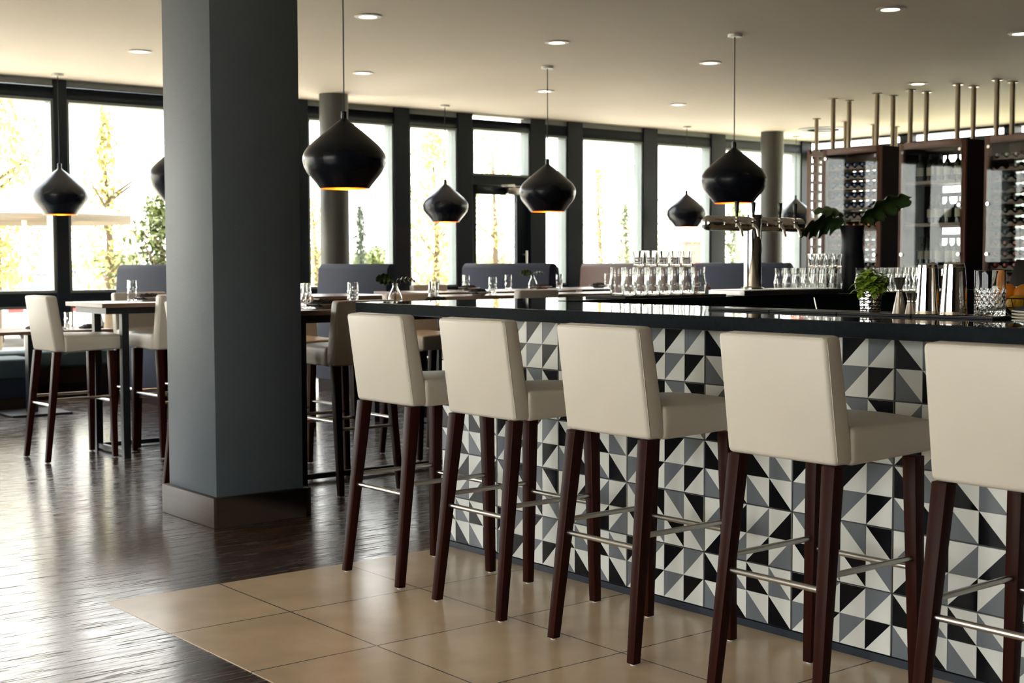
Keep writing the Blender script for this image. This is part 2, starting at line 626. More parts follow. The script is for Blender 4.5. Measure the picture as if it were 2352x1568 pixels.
# pale perforated strip above the head beam, left open over the door
m = MB()
for i, (a, b_) in enumerate(bays):
    if i != DOOR:
        m.box(a, b_, YW+0.03, YW+0.08, 3.195, CZ)
m.box(XL+0.15, -2.35, YW+0.03, YW+0.08, 3.195, CZ)
m.box(-2.2, -0.15, YW+0.03, YW+0.08, 3.195, CZ)
tag(m.build('trim_1', 'frame_grey'), kind='structure')


def window(n, a, b_, z0, z1, low=True, axis='y', at=YW+0.09):
    """slim sash and pane between two posts"""
    t = 0.028
    f = MB()

    def bx(mb, p0, p1, q0, q1, z0_, z1_):
        if axis == 'y':
            mb.box(p0, p1, q0, q1, z0_, z1_)
        else:
            mb.box(q0, q1, p0, p1, z0_, z1_)
    spans = [(z0, z1)]
    if low:
        spans = [(RAILT, z1), (0.08, RAILB)]
    for (c0, c1) in spans:
        bx(f, a, a+t, at-0.07, at+0.1, c0, c1)
        bx(f, b_-t, b_, at-0.07, at+0.1, c0, c1)
        bx(f, a+t, b_-t, at-0.07, at+0.1, c0, c0+t)
        bx(f, a+t, b_-t, at-0.07, at+0.1, c1-t, c1)
    o = tag(f.build('window_%d' % n, 'sash_lit_metal'), kind='structure')
    for (c0, c1) in spans:
        g = MB()
        bx(g, a+t, b_-t, at-0.006, at+0.006, c0+t, c1-t)
        g.build('glass_pane', 'window_pane', o)
    return o


wn = 1
for i, (a, b_) in enumerate(bays):
    if i == DOOR:
        window(wn, a, b_, 2.476, 3.09, low=False)
    else:
        window(wn, a, b_, 0, HEAD)
    wn += 1
for a, b_ in ((XL+0.15, -2.35), (-2.2, -0.15)):
    window(wn, a, b_, 0, HEAD)
    wn += 1
# door leaf below the transom
a, b_ = bays[DOOR]
m = MB()
m.box(a, b_, YW+0.03, YW+0.17, 2.36, 2.476)
m.box(a, a+0.09, YW+0.05, YW+0.11, 0.01, 2.355)
m.box(b_-0.20, b_, YW+0.05, YW+0.11, 0.01, 2.355)
m.box(a+0.09, b_-0.20, YW+0.05, YW+0.11, 2.235, 2.355)
m.box(a+0.09, b_-0.20, YW+0.05, YW+0.11, 0.01, 0.20)
dr = tag(m.build('door_1', 'frame_metal', bevel=0.004, seg=1), kind='structure')
g = MB()
g.box(a+0.09, b_-0.20, YW+0.075, YW+0.085, 0.20, 2.235)
g.build('glass_pane', 'window_pane', dr)
g = MB()
g.box(b_-0.40, b_-0.16, YW-0.02, YW+0.05, 2.24, 2.33)
g.path([(b_-0.30, YW-0.03, 2.345), (b_-0.55, YW-0.06, 2.35), (b_-0.28, YW+0.0, 2.37)], 0.012)
g.build('door_closer', 'steel', dr, bevel=0.004)
g = MB()
g.path([(b_-0.1, YW-0.03, 0.95), (b_-0.1, YW-0.03, 1.5)], 0.014)
g.path([(b_-0.1, YW-0.03, 1.0), (b_-0.1, YW+0.06, 1.0)], 0.01)
g.path([(b_-0.1, YW-0.03, 1.45), (b_-0.1, YW+0.06, 1.45)], 0.01)
g.build('door_handle', 'steel', dr)

# left wall, fully glazed (outside the frame, gives the side daylight)
m = MB()
YLS, YLE = -0.3, 7.6
m.box(XL-0.22, XL, YB, YLS, 0, CZ)
m.box(XL-0.22, XL, YLE, YW, 0, CZ)
ys = [YLS+i*(YLE-YLS)/4 for i in range(5)]
for y in ys:
    m.box(XL-0.22, XL, y-0.07, y+0.07, 0, CZ)
m.box(XL-0.2, XL-0.02, YLS, YLE, HEAD, CZ)
m.box(XL-0.2, XL-0.02, YLS, YLE, RAILB, RAILT)
m.box(XL-0.2, XL-0.02, YLS, YLE, 0, 0.08)
tag(m.build('wall_left', 'frame_metal'), kind='structure')
for y0, y1 in zip(ys[:-1], ys[1:]):
    window(wn, y0+0.07, y1-0.07, 0, HEAD, axis='x', at=XL-0.1)
    wn += 1
# right wall: plaster near, glazing beyond the bar
YS = 9.0
m = MB()
m.box(XR, XR+0.22, YB, YS, 0, CZ)
ysr = [YS+i*(YW-YS)/3 for i in range(4)]
for y in ysr[1:-1]:
    m.box(XR, XR+0.2, y-0.08, y+0.08, 0, CZ)
m.box(XR, XR+0.18, YS, YW, 2.98, 3.135)
m.box(XR, XR+0.18, YS, YW, 0, 0.9)
m.box(XR, XR+0.18, YS, YW, 3.228, CZ)
tag(m.build('wall_right', ['frame_metal']), kind='structure')
for y0, y1 in zip(ysr[:-1], ysr[1:]):
    window(wn, y0+0.08, y1-(0.08 if y1 < YW-0.1 else 0.0), 0.9, 2.98, low=False, axis='x', at=XR+0.09)
    wn += 1

# ---------------------------------------------------------------- pillars
pl = thing('square_pillar', 'square slate-grey pillar standing on the wood floor with a brown skirting', 'pillar', (3.41, 6.64, 0))
m = MB()
m.box(3.145-3.41, 3.65-3.41, 6.325-6.64, 6.88-6.64, 0, CZ)
m.build('shaft', 'pillar_paint', pl, bevel=0.006)
m = MB()
x0, x1, y0, y1 = 3.115-3.41, 3.68-3.41, 6.295-6.64, 6.91-6.64
for (p, q, r, s) in ((x0, x0+0.028, y0, y1), (x1-0.028, x1, y0, y1), (x0+0.028, x1-0.028, y0, y0+0.028), (x0+0.028, x1-0.028, y1-0.028, y1)):
    m.box(p, q, r, s, 0, 0.155)
m.build('skirting', 'skirting_wood', pl, bevel=0.005)
for nm, px, Y, rad, lab in (('round_column', 771, 13.55, 0.165, 'dark grey round column by the windows, behind the nearest large pendant lamp'),
                            ('round_column', 1771, 13.5, 0.168, 'grey-green round column by the windows, behind the beer tap tower')):
    m = MB()
    m.lathe([(rad, 0), (rad, CZ)], 40)
    o = m.build(nm, 'round_column_paint')
    o.location = (on_y(px, Y), Y, 0)
    tag(o, lab, 'column')

# ---------------------------------------------------------------- ceiling lights
dl = thing('recessed_downlight', '', 'ceiling light')
m = MB()
m.lathe([(0.066, 0.0), (0.105, -0.003), (0.107, -0.008), (0.072, -0.012), (0.066, 0.0)], 28)
m.build('trim_ring', 'white_metal', dl)
m = MB()
m.lathe([(0.0, -0.006), (0.069, -0.006), (0.069, -0.002), (0.0, -0.002)], 28)
m.build('lens', 'lamp_lens', dl)
DL = Kind(dl)
for x, y, lab in ((5.877, 9.109, 'recessed round ceiling light above the left pendant lamp, beside the pillar'),
                  (5.21, 11.87, 'recessed round ceiling light left of the pillar'),
                  (7.565, 11.83, 'recessed round ceiling light just right of the large left pendant cord'),
                  (7.862, 9.167, 'recessed round ceiling light above the middle pendant, nearer the camera'),
                  (9.966, 11.83, 'recessed round ceiling light behind the middle pendant cord, towards the windows'),
                  (12.09, 11.84, 'recessed round ceiling light left of the right pendant, far towards the windows'),
                  (9.826, 9.192, 'recessed round ceiling light close left of the right pendant cord'),
                  (8.834, 6.412, 'recessed round ceiling light above the bar, nearest the top right corner'),
                  (10.639, 6.408, 'recessed round ceiling light cut by the right edge of the picture'),
                  (12.745, 8.885, 'recessed round ceiling light among the steel ceiling poles')):
    DL.place((x, y, CZ), lab)
v = thing('ceiling_vent', 'dark round ceiling vent beyond the first steel poles', 'vent', (16.0, 12.74, CZ))
m = MB()
m.lathe([(0.0, -0.02), (0.12, -0.02), (0.13, -0.002), (0.0, -0.002)], 28)
m.build('core', 'frame_metal', v)
m = MB()
for r in (0.20, 0.28, 0.36):
    m.lathe([(r-0.05, -0.018), (r, -0.008), (r, -0.002), (r-0.05, -0.002), (r-0.05, -0.018)], 28)
m.build('louvre', 'frame_grey', v)

# ---------------------------------------------------------------- pendant lamps
pd = thing('pendant_lamp', '', 'pendant lamp')
ctl = [(.165, 0), (.192, .036), (.222, .072), (.249, .106), (.267, .140), (.277, .178), (.278, .205), (.270, .235), (.252, .266), (.224, .297), (.185, .332), (.140, .370), (.095, .406), (.055, .438), (.032, .455), (.020, .468)]
prof = []
for i in range(len(ctl)-1):
    p0, p1, p2, p3 = ctl[max(i-1, 0)], ctl[i], ctl[i+1], ctl[min(i+2, len(ctl)-1)]
    for k in range(3):
        t = k/3
        prof.append(tuple(0.5*(2*p1[q]+(p2[q]-p0[q])*t+(2*p0[q]-5*p1[q]+4*p2[q]-p3[q])*t*t+(3*p1[q]-p0[q]-3*p2[q]+p3[q])*t**3) for q in (0, 1)))
prof.append(ctl[-1])
m = MB()
outer = prof
inner = [(max(r-0.005, 0.012), z+(0.003 if i else 0)) for i, (r, z) in enumerate(prof)]
m.lathe(outer, 48)
m.f.pop(); m.mi.pop(); m.sm.pop(); m.f.pop(); m.mi.pop(); m.sm.pop()
m.build('shade', 'pendant_black', pd)
m = MB()
m.lathe([(.165, 0)]+inner[0:1]+inner[1:], 48)
for _ in range(2):
    m.f.pop(); m.mi.pop(); m.sm.pop()
m.build('lining', 'pendant_gold', pd, label='glowing orange gold lining inside the black shade')
m = MB()
m.lathe([(0.020, 0.462), (0.020, 0.515), (0.012, 0.52), (0.0, 0.52)], 20)
m.build('cap', 'pendant_black', pd)
m = MB()
m.rod((0, 0, 0.52), (0, 0, 1.415), 0.0045, n=8)
m.build('cord', 'cord', pd)
m = MB()
m.lathe([(0.0, 1.395), (0.058, 1.395), (0.06, 1.40), (0.06, 1.42), (0.0, 1.42)], 28)
m.build('ceiling_rose', 'white_metal', pd)
m = MB()
m.rod((0, 0, 0.30), (0, 0, 0.45), 0.018)
m.sphere((0, 0, 0.25), 0.045)
m.build('bulb', 'bulb', pd)
PD = Kind(pd)
PZ = 1.84
for x, y, lab in ((4.92, 7.93, 'large black pendant lamp, nearest one, between the pillar and the middle windows'),
                  (8.755, 10.35, 'black pendant lamp over the bar end, in front of the glass door'),
                  (8.785, 7.936, 'black pendant lamp hanging right above the beer taps'),
                  (5.17, 13.78, 'black pendant lamp in front of the post between the far left windows'),
                  (9.90, 13.64, 'small black pendant lamp by the windows, left of the glass door'),
                  (14.155, 13.68, 'small black pendant lamp by the windows, left of the beer taps'),
                  (16.56, 13.7, 'small black pendant lamp half hidden behind the right beer tap handles'),
                  (4.88, 10.30, 'black pendant lamp mostly hidden behind the left side of the pillar'),
                  (7.57, 13.7, 'black pendant lamp almost wholly hidden behind the right side of the pillar')):
    PD.place((x, y, PZ), lab)
    ld = bpy.data.lights.new('pendant_glow', 'POINT')
    ld.energy = 5
    ld.color = (1.0, 0.55, 0.2)
    ld.shadow_soft_size = 0.05
    lo = bpy.data.objects.new('pendant_glow', ld)
    COL.objects.link(lo)
    lo.location = (x, y, PZ+0.17)

# ================================================================ BAR
XT, XF, XBK = 3.785, 3.585, 4.395
Y_END, Y_IN, Y_OUT, X_ARM = 5.253, 5.22, 5.69, 9.6
Y_NEAR = -0.6
ZT = 1.15
base = thing('bar_counter', 'bar front clad in black, grey and white triangle tiles behind the stools', 'bar', (XT, 2.5, 0))
ox, oy = XT, 2.5
m = MB()
m.box(0.014, 0.30, Y_NEAR-oy, Y_END-oy, 0.0, ZT-0.053)
m.box(0.30, X_ARM-ox-0.1, Y_IN+0.02-oy, Y_END+0.22-oy, 0.0, ZT-0.053)
m.build('carcass', 'frame_metal', base)
m = MB()
cell, ch, z0 = 0.42365/4, 0.2133/2, 0.0300
GT, BT = 0.0042, 0.0028          # half joints at group and band borders
m.cur = 3
m.box(0.006, 0.014, Y_NEAR-oy, Y_END-oy, 0.030, ZT-0.053)
ngrp = int((Y_END-Y_NEAR)/0.42365)
for g_ in range(ngrp):
    kindS = (g_ % 2 == 0)       # first group at the far end is "\" type
    for band in range(5):
        for r in range(2):
            row = band*2+r
            zt_ = z0+5*0.2133-row*ch
            zb_ = zt_-ch
            for c in range(4):
                yl = Y_END-(g_*4+c)*cell
                yr = yl-cell
                a = yl-(GT if c == 0 else 0.0006)
                b_ = yr+(GT if c == 3 else 0.0006)
                t_ = zt_-(BT if r == 0 else 0.0006)
                u_ = zb_+(BT if r == 1 else 0.0006)
                TL, TR, BL, BR = (a, t_), (b_, t_), (a, u_), (b_, u_)
                even = band % 2 == 0
                dark = ((r+c) % 2 == 0) if even else ((r+c) % 2 == 1)
                if even:
                    tri = ((TL, TR, BL), (TR, BR, BL)) if not kindS else ((TL, BL, BR), (TL, TR, BR))
                else:
                    tri = ((TL, TR, BR), (TL, BL, BR)) if not kindS else ((TR, BR, BL), (TL, TR, BL))
                for k_, T in enumerate(tri):
                    m.cur = (2 if dark else 1) if k_ == 0 else 0
                    m.add([(0.0, p[0]-oy, p[1]) for p in T], [(0, 1, 2)])
                # tile edge back to the grout
                m.cur = 0
                q = [(a-oy, t_), (b_-oy, t_), (b_-oy, u_), (a-oy, u_)]
                m.add([(0.0, y, z) for y, z in q]+[(0.0065, y, z) for y, z in q], [(i, (i+1) % 4, 4+(i+1) % 4, 4+i) for i in range(4)])
m.build('tile_front', ['tile_white', 'tile_grey', 'tile_black', 'grout'], base, label='triangle-patterned tile cladding in black, grey and white')
m = MB()
m.box(-0.004, 0.012, Y_NEAR-oy, Y_END-oy, 0.0, 0.0285)
m.build('kick_plate', 'kick_metal', base)
# worktop: front run and far arm in one slab
top = thing('granite_worktop', 'black granite bar worktop running past all five front stools', 'worktop', (XF, 3.0, ZT))
m = MB()
poly = [(XF, Y_NEAR), (XBK, Y_NEAR), (XBK, Y_IN), (X_ARM, Y_IN), (X_ARM, Y_OUT), (XF, Y_OUT)]
poly = [(p[0]-XF, p[1]-3.0) for p in poly]
n = len(poly)
vs = [(p[0], p[1], -0.053) for p in poly]+[(p[0], p[1], 0) for p in poly]
m.cur = 0
m.add(vs, [tuple(range(n, 2*n))])
m.cur = 1
m.add(vs, [tuple(reversed(range(n)))]+[(i, (i+1) % n, (i+1) % n+n, i+n) for i in range(n)])
m.build('granite_slab', ['granite_top', 'granite_edge'], top, bevel=0.002, seg=1)

# ---- things on the front run
mm = thing('bar_mat', '', 'bar mat')
m = MB()
m.box(0, 0.20, -0.3125, 0, 0, 0.0065)
m.build('tray', 'mat_rubber', mm, bevel=0.002, seg=1)
m = MB()
for i in range(13):
    m.box(0.006+i*0.0146, 0.013+i*0.0146, -0.306, -0.007, 0.0065, 0.0085)
m.build('grille', 'black_plastic', mm)
BM = Kind(mm)
for i, lab in enumerate(('black ridged bar mat furthest from the camera, empty, left end of the row', 'empty black ridged bar mat second along the row, left of the mint cup',
                         'black ridged bar mat under the mint cup and the two jiggers', 'black ridged bar mat under the shaker tins and the cut-glass mixing glass')):
    BM.place((4.02, 3.765-i*0.3165, ZT), lab, group='bar mats along the front counter')
MZ = ZT+0.0088


def shell(outer, t, zin):
    """closed vessel profile: outer from bottom centre up, inner back down"""
    pr = [(0.0, outer[0][1])]+list(outer)
    inner_ = [(max(r-t, 0.001), z) for r, z in reversed(outer) if z > zin]
    rl, zl = inner_[-1] if inner_ else (outer[0][0]-t, zin)
    pr += inner_+[(rl*0.9, zin), (0.0, zin)]
    return pr


# mint
cup = thing('hammered_cup', 'hammered steel cup holding a bunch of mint on the bar mat', 'cup', (4.125, 3.063, MZ))
m = MB()


NH, NR = 112, 44


def ham(r, z, i, j):
    if 2 <= j <= NR and 0.004 < z < 0.078:
        v_ = z/0.0115
        u_ = 14*i/NH+0.5*(int(v_) % 2)
        d_ = math.hypot((u_ % 1)-0.5, (v_ % 1)-0.5)
        return r-0.0020*math.cos(min(d_*1.9, 1)*PI/2)
    return r


pr = [(0.0, 0.0), (0.034, 0.0)]+[(0.036+0.007*k/NR, 0.002+0.080*k/NR) for k in range(NR+1)]+[(0.041, 0.082), (0.036, 0.012), (0.0, 0.012)]
m.lathe(pr, NH, mod=ham)
m.build('body', 'hammered_steel', cup)
mint = thing('mint_bunch', 'bunch of bright green mint sprigs standing in the hammered steel cup', 'herb', (4.125, 3.063, MZ+0.012))
m = MB()
st = MB()


def leaf(mb, base_, d, L, W, curl=0.25, up_=Vector((0, 0, 1)), nseg=4):
    d = d.normalized()
    sd = d.cross(up_)
    if sd.length < 1e-3:
        sd = Vector((1, 0, 0))
    sd.normalize()
    nn = sd.cross(d).normalized()
    vs, fs = [], []
    for k in range(nseg+1):
        t = k/nseg
        w = W*math.sin(PI*min(1, t*0.92+0.06))**0.8
        c = base_+d*(L*t)-nn*(curl*L*t*t)
        vs += [c-sd*w*0.5+nn*w*0.12, c, c+sd*w*0.5+nn*w*0.12]
    for k in range(nseg):
        a = k*3
        fs += [(a, a+1, a+4, a+3), (a+1, a+2, a+5, a+4)]
    mb.add(vs, fs, None, True)


for k in range(30):
    a = R.uniform(0, 2*PI)
    rr = R.uniform(0, 0.028)
    p0 = Vector((rr*math.cos(a), rr*math.sin(a), 0.0))
    sp = R.uniform(0.05, 0.95)
    tip = p0+Vector((math.cos(a)*sp*0.055, math.sin(a)*sp*0.055, 0.135-0.06*sp*sp+R.uniform(-0.012, 0.010)))
    st.path([p0, (p0+tip)/2+Vector((0, 0, 0.012)), tip], 0.0012, n=5)
    for j in range(11):
        t = 0.55+0.45*j/10
        pp = p0.lerp(tip, t)
        b2 = R.uniform(0, 2*PI)
        dd = Vector((math.cos(b2), math.sin(b2), R.uniform(-0.5, 0.6)))
        leaf(m, pp, dd, R.uniform(0.024, 0.040), R.uniform(0.016, 0.025), R.uniform(0.1, 0.5))
m.build('leaves', 'leaf_mint', mint, weld=False)
st.build('stems', 'stem_green', mint)


def jigger(hgt, rt, rw, rb, split):
    m_ = MB()
    zw = hgt*split
    pr_ = [(0.0, zw-0.004), (rb*0.5, zw*0.5), (rb-0.001, 0.0), (rb+0.0008, 0.0005), (rb, 0.003), (rw+0.002, zw-0.004), (rw+0.003, zw-0.002), (rw+0.003, zw+0.002),
           (rw+0.001, zw+0.004), (rt-0.001, hgt-0.004), (rt+0.001, hgt-0.001), (rt, hgt), (rt-0.0015, hgt-0.001), (rw, zw+0.008), (0.0, zw+0.007)]
    m_.lathe(pr_, 32)
    return m_


o = jigger(0.127, 0.021, 0.0075, 0.0235, 0.64).build('jigger', 'brushed_steel', angle=20)
o.location = (4.055, 2.890, MZ)
tag(o, 'taller steel double jigger right of the mint cup', 'jigger')
o = jigger(0.075, 0.0165, 0.008, 0.0185, 0.60).build('jigger', 'brushed_steel', angle=20)
o.location = (4.045, 2.838, MZ)
tag(o, 'shorter steel jigger beside the shaker tins', 'jigger')
for x, y, rb, rt, hh, lab in ((4.075, 2.790, 0.0455, 0.0315, 0.176, 'left one of two upturned polished shaker tins, beside the jiggers'),
                              (4.075, 2.686, 0.0475, 0.0340, 0.178, 'right one of two upturned polished shaker tins, beside the mixing glass')):
    m = MB()
    m.lathe([(rb-0.003, 0.001), (rb, 0.0), (rb+0.001, 0.002), (rb+0.0006, 0.005), (rb-0.001, 0.012), (rb-0.0012, 0.0145), (rb-0.0014, 0.018), (rt+0.0024, hh-0.022), (rt+0.0021, hh-0.018), (rt+0.002, hh-0.016), (rt+0.0008, hh-0.014), (rt, hh-0.006), (rt-0.003, hh-0.001), (rt-0.006, hh), (rt-0.008, hh-0.003), (0.0, hh-0.003),
             (0.0, hh-0.006), (rt-0.008, hh-0.008), (rb-0.003, 0.003), (rb-0.003, 0.001)], 48)
    o = m.build('shaker_tin', 'polished_steel', angle=12)
    o.location = (x, y, MZ)
    tag(o, lab, 'shaker')
# cut-glass mixing glass
m = MB()
rows_ = 26
pr = [(0.0, 0.0), (0.044, 0.0), (0.0495, 0.003)]
pr += [(0.0505, 0.006+0.088*k/rows_) for k in range(rows_+1)]
pr += [(0.0495, 0.100), (0.0500, 0.150), (0.0492, 0.1535), (0.0478, 0.1535), (0.0470, 0.150), (0.0462, 0.030), (0.040, 0.018), (0.0, 0.016)]


def cut(r, z, i, j):
    if 3 <= j <= 3+rows_:
        k = j-3
        a = i/96*16
        p = k/rows_*4.0
        d1 = abs(((a+p*1.0) % 1.0)-0.5)*2
        d2_ = abs(((a-p*1.0) % 1.0)-0.5)*2
        fade = 1.0 if k < rows_-4 else max(0.0, (rows_-k)/4)
        return r-0.0030*fade*max(1-d1*1.8, 1-d2_*1.8, 0)
    return r


m.lathe(pr, 96, mod=cut)
o = m.build('mixing_glass', 'clear_glass', angle=25)
o.location = (4.085, 2.556, MZ)
tag(o, 'cut-glass mixing glass with diamond pattern in front of the oranges', 'mixing glass')

# fruit bowl
fb = thing('fruit_basket', 'dark wire fruit basket behind the mixing glass on the bar', 'basket', (4.315, 2.56, ZT))
m = MB()
for z, r in ((0.0, 0.055), (0.030, 0.082), (0.062, 0.095)):
    ring = [Vector((r*math.cos(2*PI*i/28), r*math.sin(2*PI*i/28), z+0.003)) for i in range(29)]
    MB().path(ring, 0.0022, n=6).build('ring', 'wire', fb)
m = MB()
for i in range(14):
    a = 2*PI*i/14
    m.path([(0.055*math.cos(a), 0.055*math.sin(a), 0.003), (0.082*math.cos(a), 0.082*math.sin(a), 0.033), (0.095*math.cos(a), 0.095*math.sin(a), 0.065)], 0.0014, n=5)
for i in range(-3, 4):
    h = math.sqrt(0.055**2-(i*0.016)**2)
    m.path([(i*0.016, -h, 0.003), (i*0.016, h, 0.003)], 0.0014, n=5)
m.build('spokes', 'wire', fb)


def fruit(name, mtn, r, loc, lab, cat, squash=(1, 1, 0.94)):
    t = thing(name, lab, cat, loc)
    m_ = MB()
    m_.sphere((0, 0, 0), r, 24, 16, squash)
    m_.build('flesh', mtn, t)
    m_ = MB()
    m_.lathe([(0.0, r*0.92*squash[2]), (0.006, r*0.93*squash[2]), (0.004, r*1.0*squash[2]), (0.0, r*1.0*squash[2])], 8)
    m_.build('stalk', 'stem_green', t)
    return t


fruit('orange', 'orange_peel', 0.037, (4.318, 2.568, ZT+0.078), 'orange on top of the fruit pile, at the right edge of the picture', 'orange')
fruit('lemon', 'lemon_peel', 0.030, (4.262, 2.566, ZT+0.047), 'yellow-orange fruit lying low in the basket beside the mixing glass', 'fruit', (1.0, 1.12, 0.94))
fruit('orange', 'orange_peel', 0.034, (4.315, 2.632, ZT+0.082), 'orange seen through the cut mixing glass, upper back of the pile', 'orange')
fruit('orange', 'orange_peel', 0.034, (4.35, 2.52, ZT+0.036), 'orange at the bottom of the basket, beneath the others', 'orange')
# tablet on a stand, slanting at the right edge
tb = thing('tablet_stand', 'black tablet on a slanted stand beyond the fruit at the right edge', 'tablet', (9.16, 5.43, ZT))
m = MB()
m.box(-0.006, 0.006, -0.13, 0.13, 0.0, 0.215, Matrix.Translation((-0.03, 0, 0.012)) @ Matrix.Rotation(math.radians(27), 4, 'Y'))
m.build('tablet', 'black_plastic', tb, bevel=0.003)
m = MB()
m.box(-0.02, 0.11, -0.06, 0.06, 0, 0.012)
m.taper((0.07, 0, 0.012), (0.045, 0, 0.12), 0.03, 0.02, 0.05, 0.04)
m.build('foot', 'black_plastic', tb, bevel=0.003)
# stack of plates at the right edge, napkin on top
pm = MB()
pm.lathe([(0.0, 0.0), (0.055, 0.0), (0.062, 0.003), (0.098, 0.012), (0.102, 0.0135), (0.100, 0.0155), (0.06, 0.006), (0.0, 0.005)], 40)
po = pm.build('plate', 'china')
tag(po, '', 'plate')
PL = Kind(po)
for i, lab in enumerate(('lowest white plate in the stack at the right edge of the bar', 'white plate second from the bottom of the stack at the right edge',
                         'white plate third from the bottom of the stack at the right edge', 'topmost white plate of the stack at the right edge, under a dark napkin')):
    PL.place((3.80, 2.185, ZT+0.0095*i), lab, group='white plates stacked on the bar')
m = MB()


def napkin_mesh(m_, w, d, h):
    nx, ny = 10, 8
    vs, fs = [], []
    for j in range(ny+1):
        for i in range(nx+1):
            x_, y_ = (i/nx-0.5)*w, (j/ny-0.5)*d
            e = min(1, 4*min(i/nx, 1-i/nx))*min(1, 4*min(j/ny, 1-j/ny))
            vs.append((x_, y_, h*(0.45+0.55*e)*(0.75+0.25*math.sin(i*1.9+j*0.7))))
    k = len(vs)
    vs += [(x_, y_, 0.0) for x_, y_, z_ in vs]
    for j in range(ny):
        for i in range(nx):
            a = j*(nx+1)+i
            fs.append((a, a+1, a+nx+2, a+nx+1))
            fs.append((k+a+nx+1, k+a+nx+2, k+a+1, k+a))
    for i in range(nx):
        fs.append((k+i, k+i+1, i+1, i))
        a = ny*(nx+1)+i
        fs.append((a, a+1, k+a+1, k+a))
    for j in range(ny):
        a = j*(nx+1)
        fs.append((a, a+nx+1, k+a+nx+1, k+a))
        a = j*(nx+1)+nx
        fs.append((k+a, k+a+nx+1, a+nx+1, a))
    m_.add(vs, fs, None, True)


napkin_mesh(m, 0.15, 0.13, 0.03)
o = m.build('folded_napkin', 'napkin', angle=60)
o.location = (3.80, 2.185, ZT+0.0095*3+0.012)
tag(o, 'dark folded napkin on the plate stack at the right edge', 'napkin')

# ---- things on the far arm: glass mat, tray, tower, vase
o = MB().box(4.96, 5.74, 5.235, 5.55, 0, 0.012).build('bar_mat', 'mat_rubber', bevel=0.002, seg=1)
o.location.z = ZT
tag(o, 'long black rubber mat under the left pyramid of glasses', 'bar mat')

tr = thing('drip_tray', 'steel drip tray under the beer tap tower', 'drip tray', (6.25, 5.38, ZT))
m = MB()
m.box(5.85-6.25, 6.72-6.25, 5.20-5.38, 5.475-5.38, 0.0, 0.030)
m.build('basin', 'brushed_steel', tr, bevel=0.002, seg=1)
m = MB()
for i in range(40):
    m.box(-0.39+i*0.0212, -0.381+i*0.0212, -0.17, 0.088, 0.030, 0.0335)
m.build('grille', 'steel', tr)
tw = thing('beer_tower', 'polished steel T-shaped beer tap tower on the far bar arm', 'beer tap', (6.095, 5.355, ZT+0.0336))
m = MB()
m.lathe([(0.068, 0), (0.068, 0.008), (0.053, 0.012), (0.051, 0.02), (0.051, 0.428), (0.049, 0.432), (0.0, 0.432)], 40)
m.build('pillar', 'polished_steel', tw, angle=16)
m = MB()
zc = 0.378
m.rod((-0.37, 0, zc), (0.40, 0, zc), 0.0425, n=32)
m.build('crossbar', 'polished_steel', tw)
for sgn, xe in ((-1, -0.37), (1, 0.40)):
    m = MB()
    M_ = Matrix.Translation((xe, 0, zc)) @ Matrix.Rotation(sgn*PI/2, 4, 'Y')
    m.lathe([(0.0426, 0), (0.042, 0.012), (0.036, 0.028), (0.022, 0.036), (0.0, 0.038)], 28, M_)
    m.build('end_cap', 'polished_steel', tw)
for tx in (-0.235, -0.095, 0.135, 0.270):
    m = MB()
    m.rod((tx, -0.040, zc-0.004), (tx, -0.085, zc-0.004), 0.013, n=14)
    m.rod((tx, -0.085, zc-0.022), (tx, -0.085, zc+0.035), 0.013, 0.009, n=14)
    m.path([(tx, -0.09, zc-0.006), (tx, -0.115, zc-0.030), (tx, -0.128, zc-0.075)], 0.0085, n=12)
    m.sphere((tx, -0.085, zc+0.012), 0.017, 12, 8)
    ft = m.build('faucet', 'polished_steel', tw)
    m = MB()
    m.rod((tx, -0.085, zc+0.035), (tx, -0.085, zc+0.055), 0.007, 0.009, n=12)
    m.taper((tx, -0.085, zc+0.055), (tx, -0.085, zc+0.122), 0.014, 0.025, 0.014, 0.020)
    m.build('tap_handle', 'black_plastic', ft, bevel=0.003)
o = MB().path([(6.45, 5.19, 1.13), (6.45, 5.17, 1.06), (6.46, 5.18, 0.95)], 0.006).build('drain_hose', 'brushed_steel')
tag(o, 'thin drain hose hanging below the drip tray', 'hose')

# glasses -----------------------------------------------------------
bg = MB()
out = [(0.0285, 0.0), (0.0310, 0.003), (0.0330, 0.012), (0.0375, 0.032), (0.0410, 0.050), (0.0405, 0.062), (0.0370, 0.080), (0.0335, 0.096), (0.0325, 0.110), (0.0332, 0.135), (0.0350, 0.150), (0.0352, 0.152)]
bg.lathe(shell(out, 0.0022, 0.014), 28)
bgo = bg.build('beer_glass', 'clear_glass')
tag(bgo, '', 'glass')
BG = Kind(bgo)
tg = MB()
out = [(0.0265, 0.0), (0.028, 0.003), (0.0275, 0.03), (0.0285, 0.055), (0.0325, 0.078), (0.0335, 0.086), (0.0335, 0.088)]
tg.lathe(shell(out, 0.0022, 0.011), 24)
tgo = tg.build('small_tumbler', 'clear_glass')
tag(tgo, '', 'glass')
TG = Kind(tgo)
rowname = ('front row', 'back row')
for r in range(2):
    for c in range(7):
        BG.place((5.065+c*0.0905, 5.32+r*0.092, ZT+0.0123), 'beer glass, %s from left, %s, lower tier of the left glass pyramid' % (ORD[c], rowname[r]), group='lower tier of the left glass pyramid')
for c in range(5):
    TG.place((5.165+c*0.0925, 5.345, ZT+0.0123+0.153), 'small clear tumbler, %s from left, on top of the left glass pyramid' % ORD[c], group='upper tier of the left glass pyramid')
for r in range(2):
    for c in range(6):
        BG.place((6.655+c*0.0885, 5.535+r*0.086, ZT+0.0005), 'beer glass, %s from left, %s, lower tier of stack beside the taps' % (ORD[c], rowname[r]), group='lower tier of the glass stack by the taps')
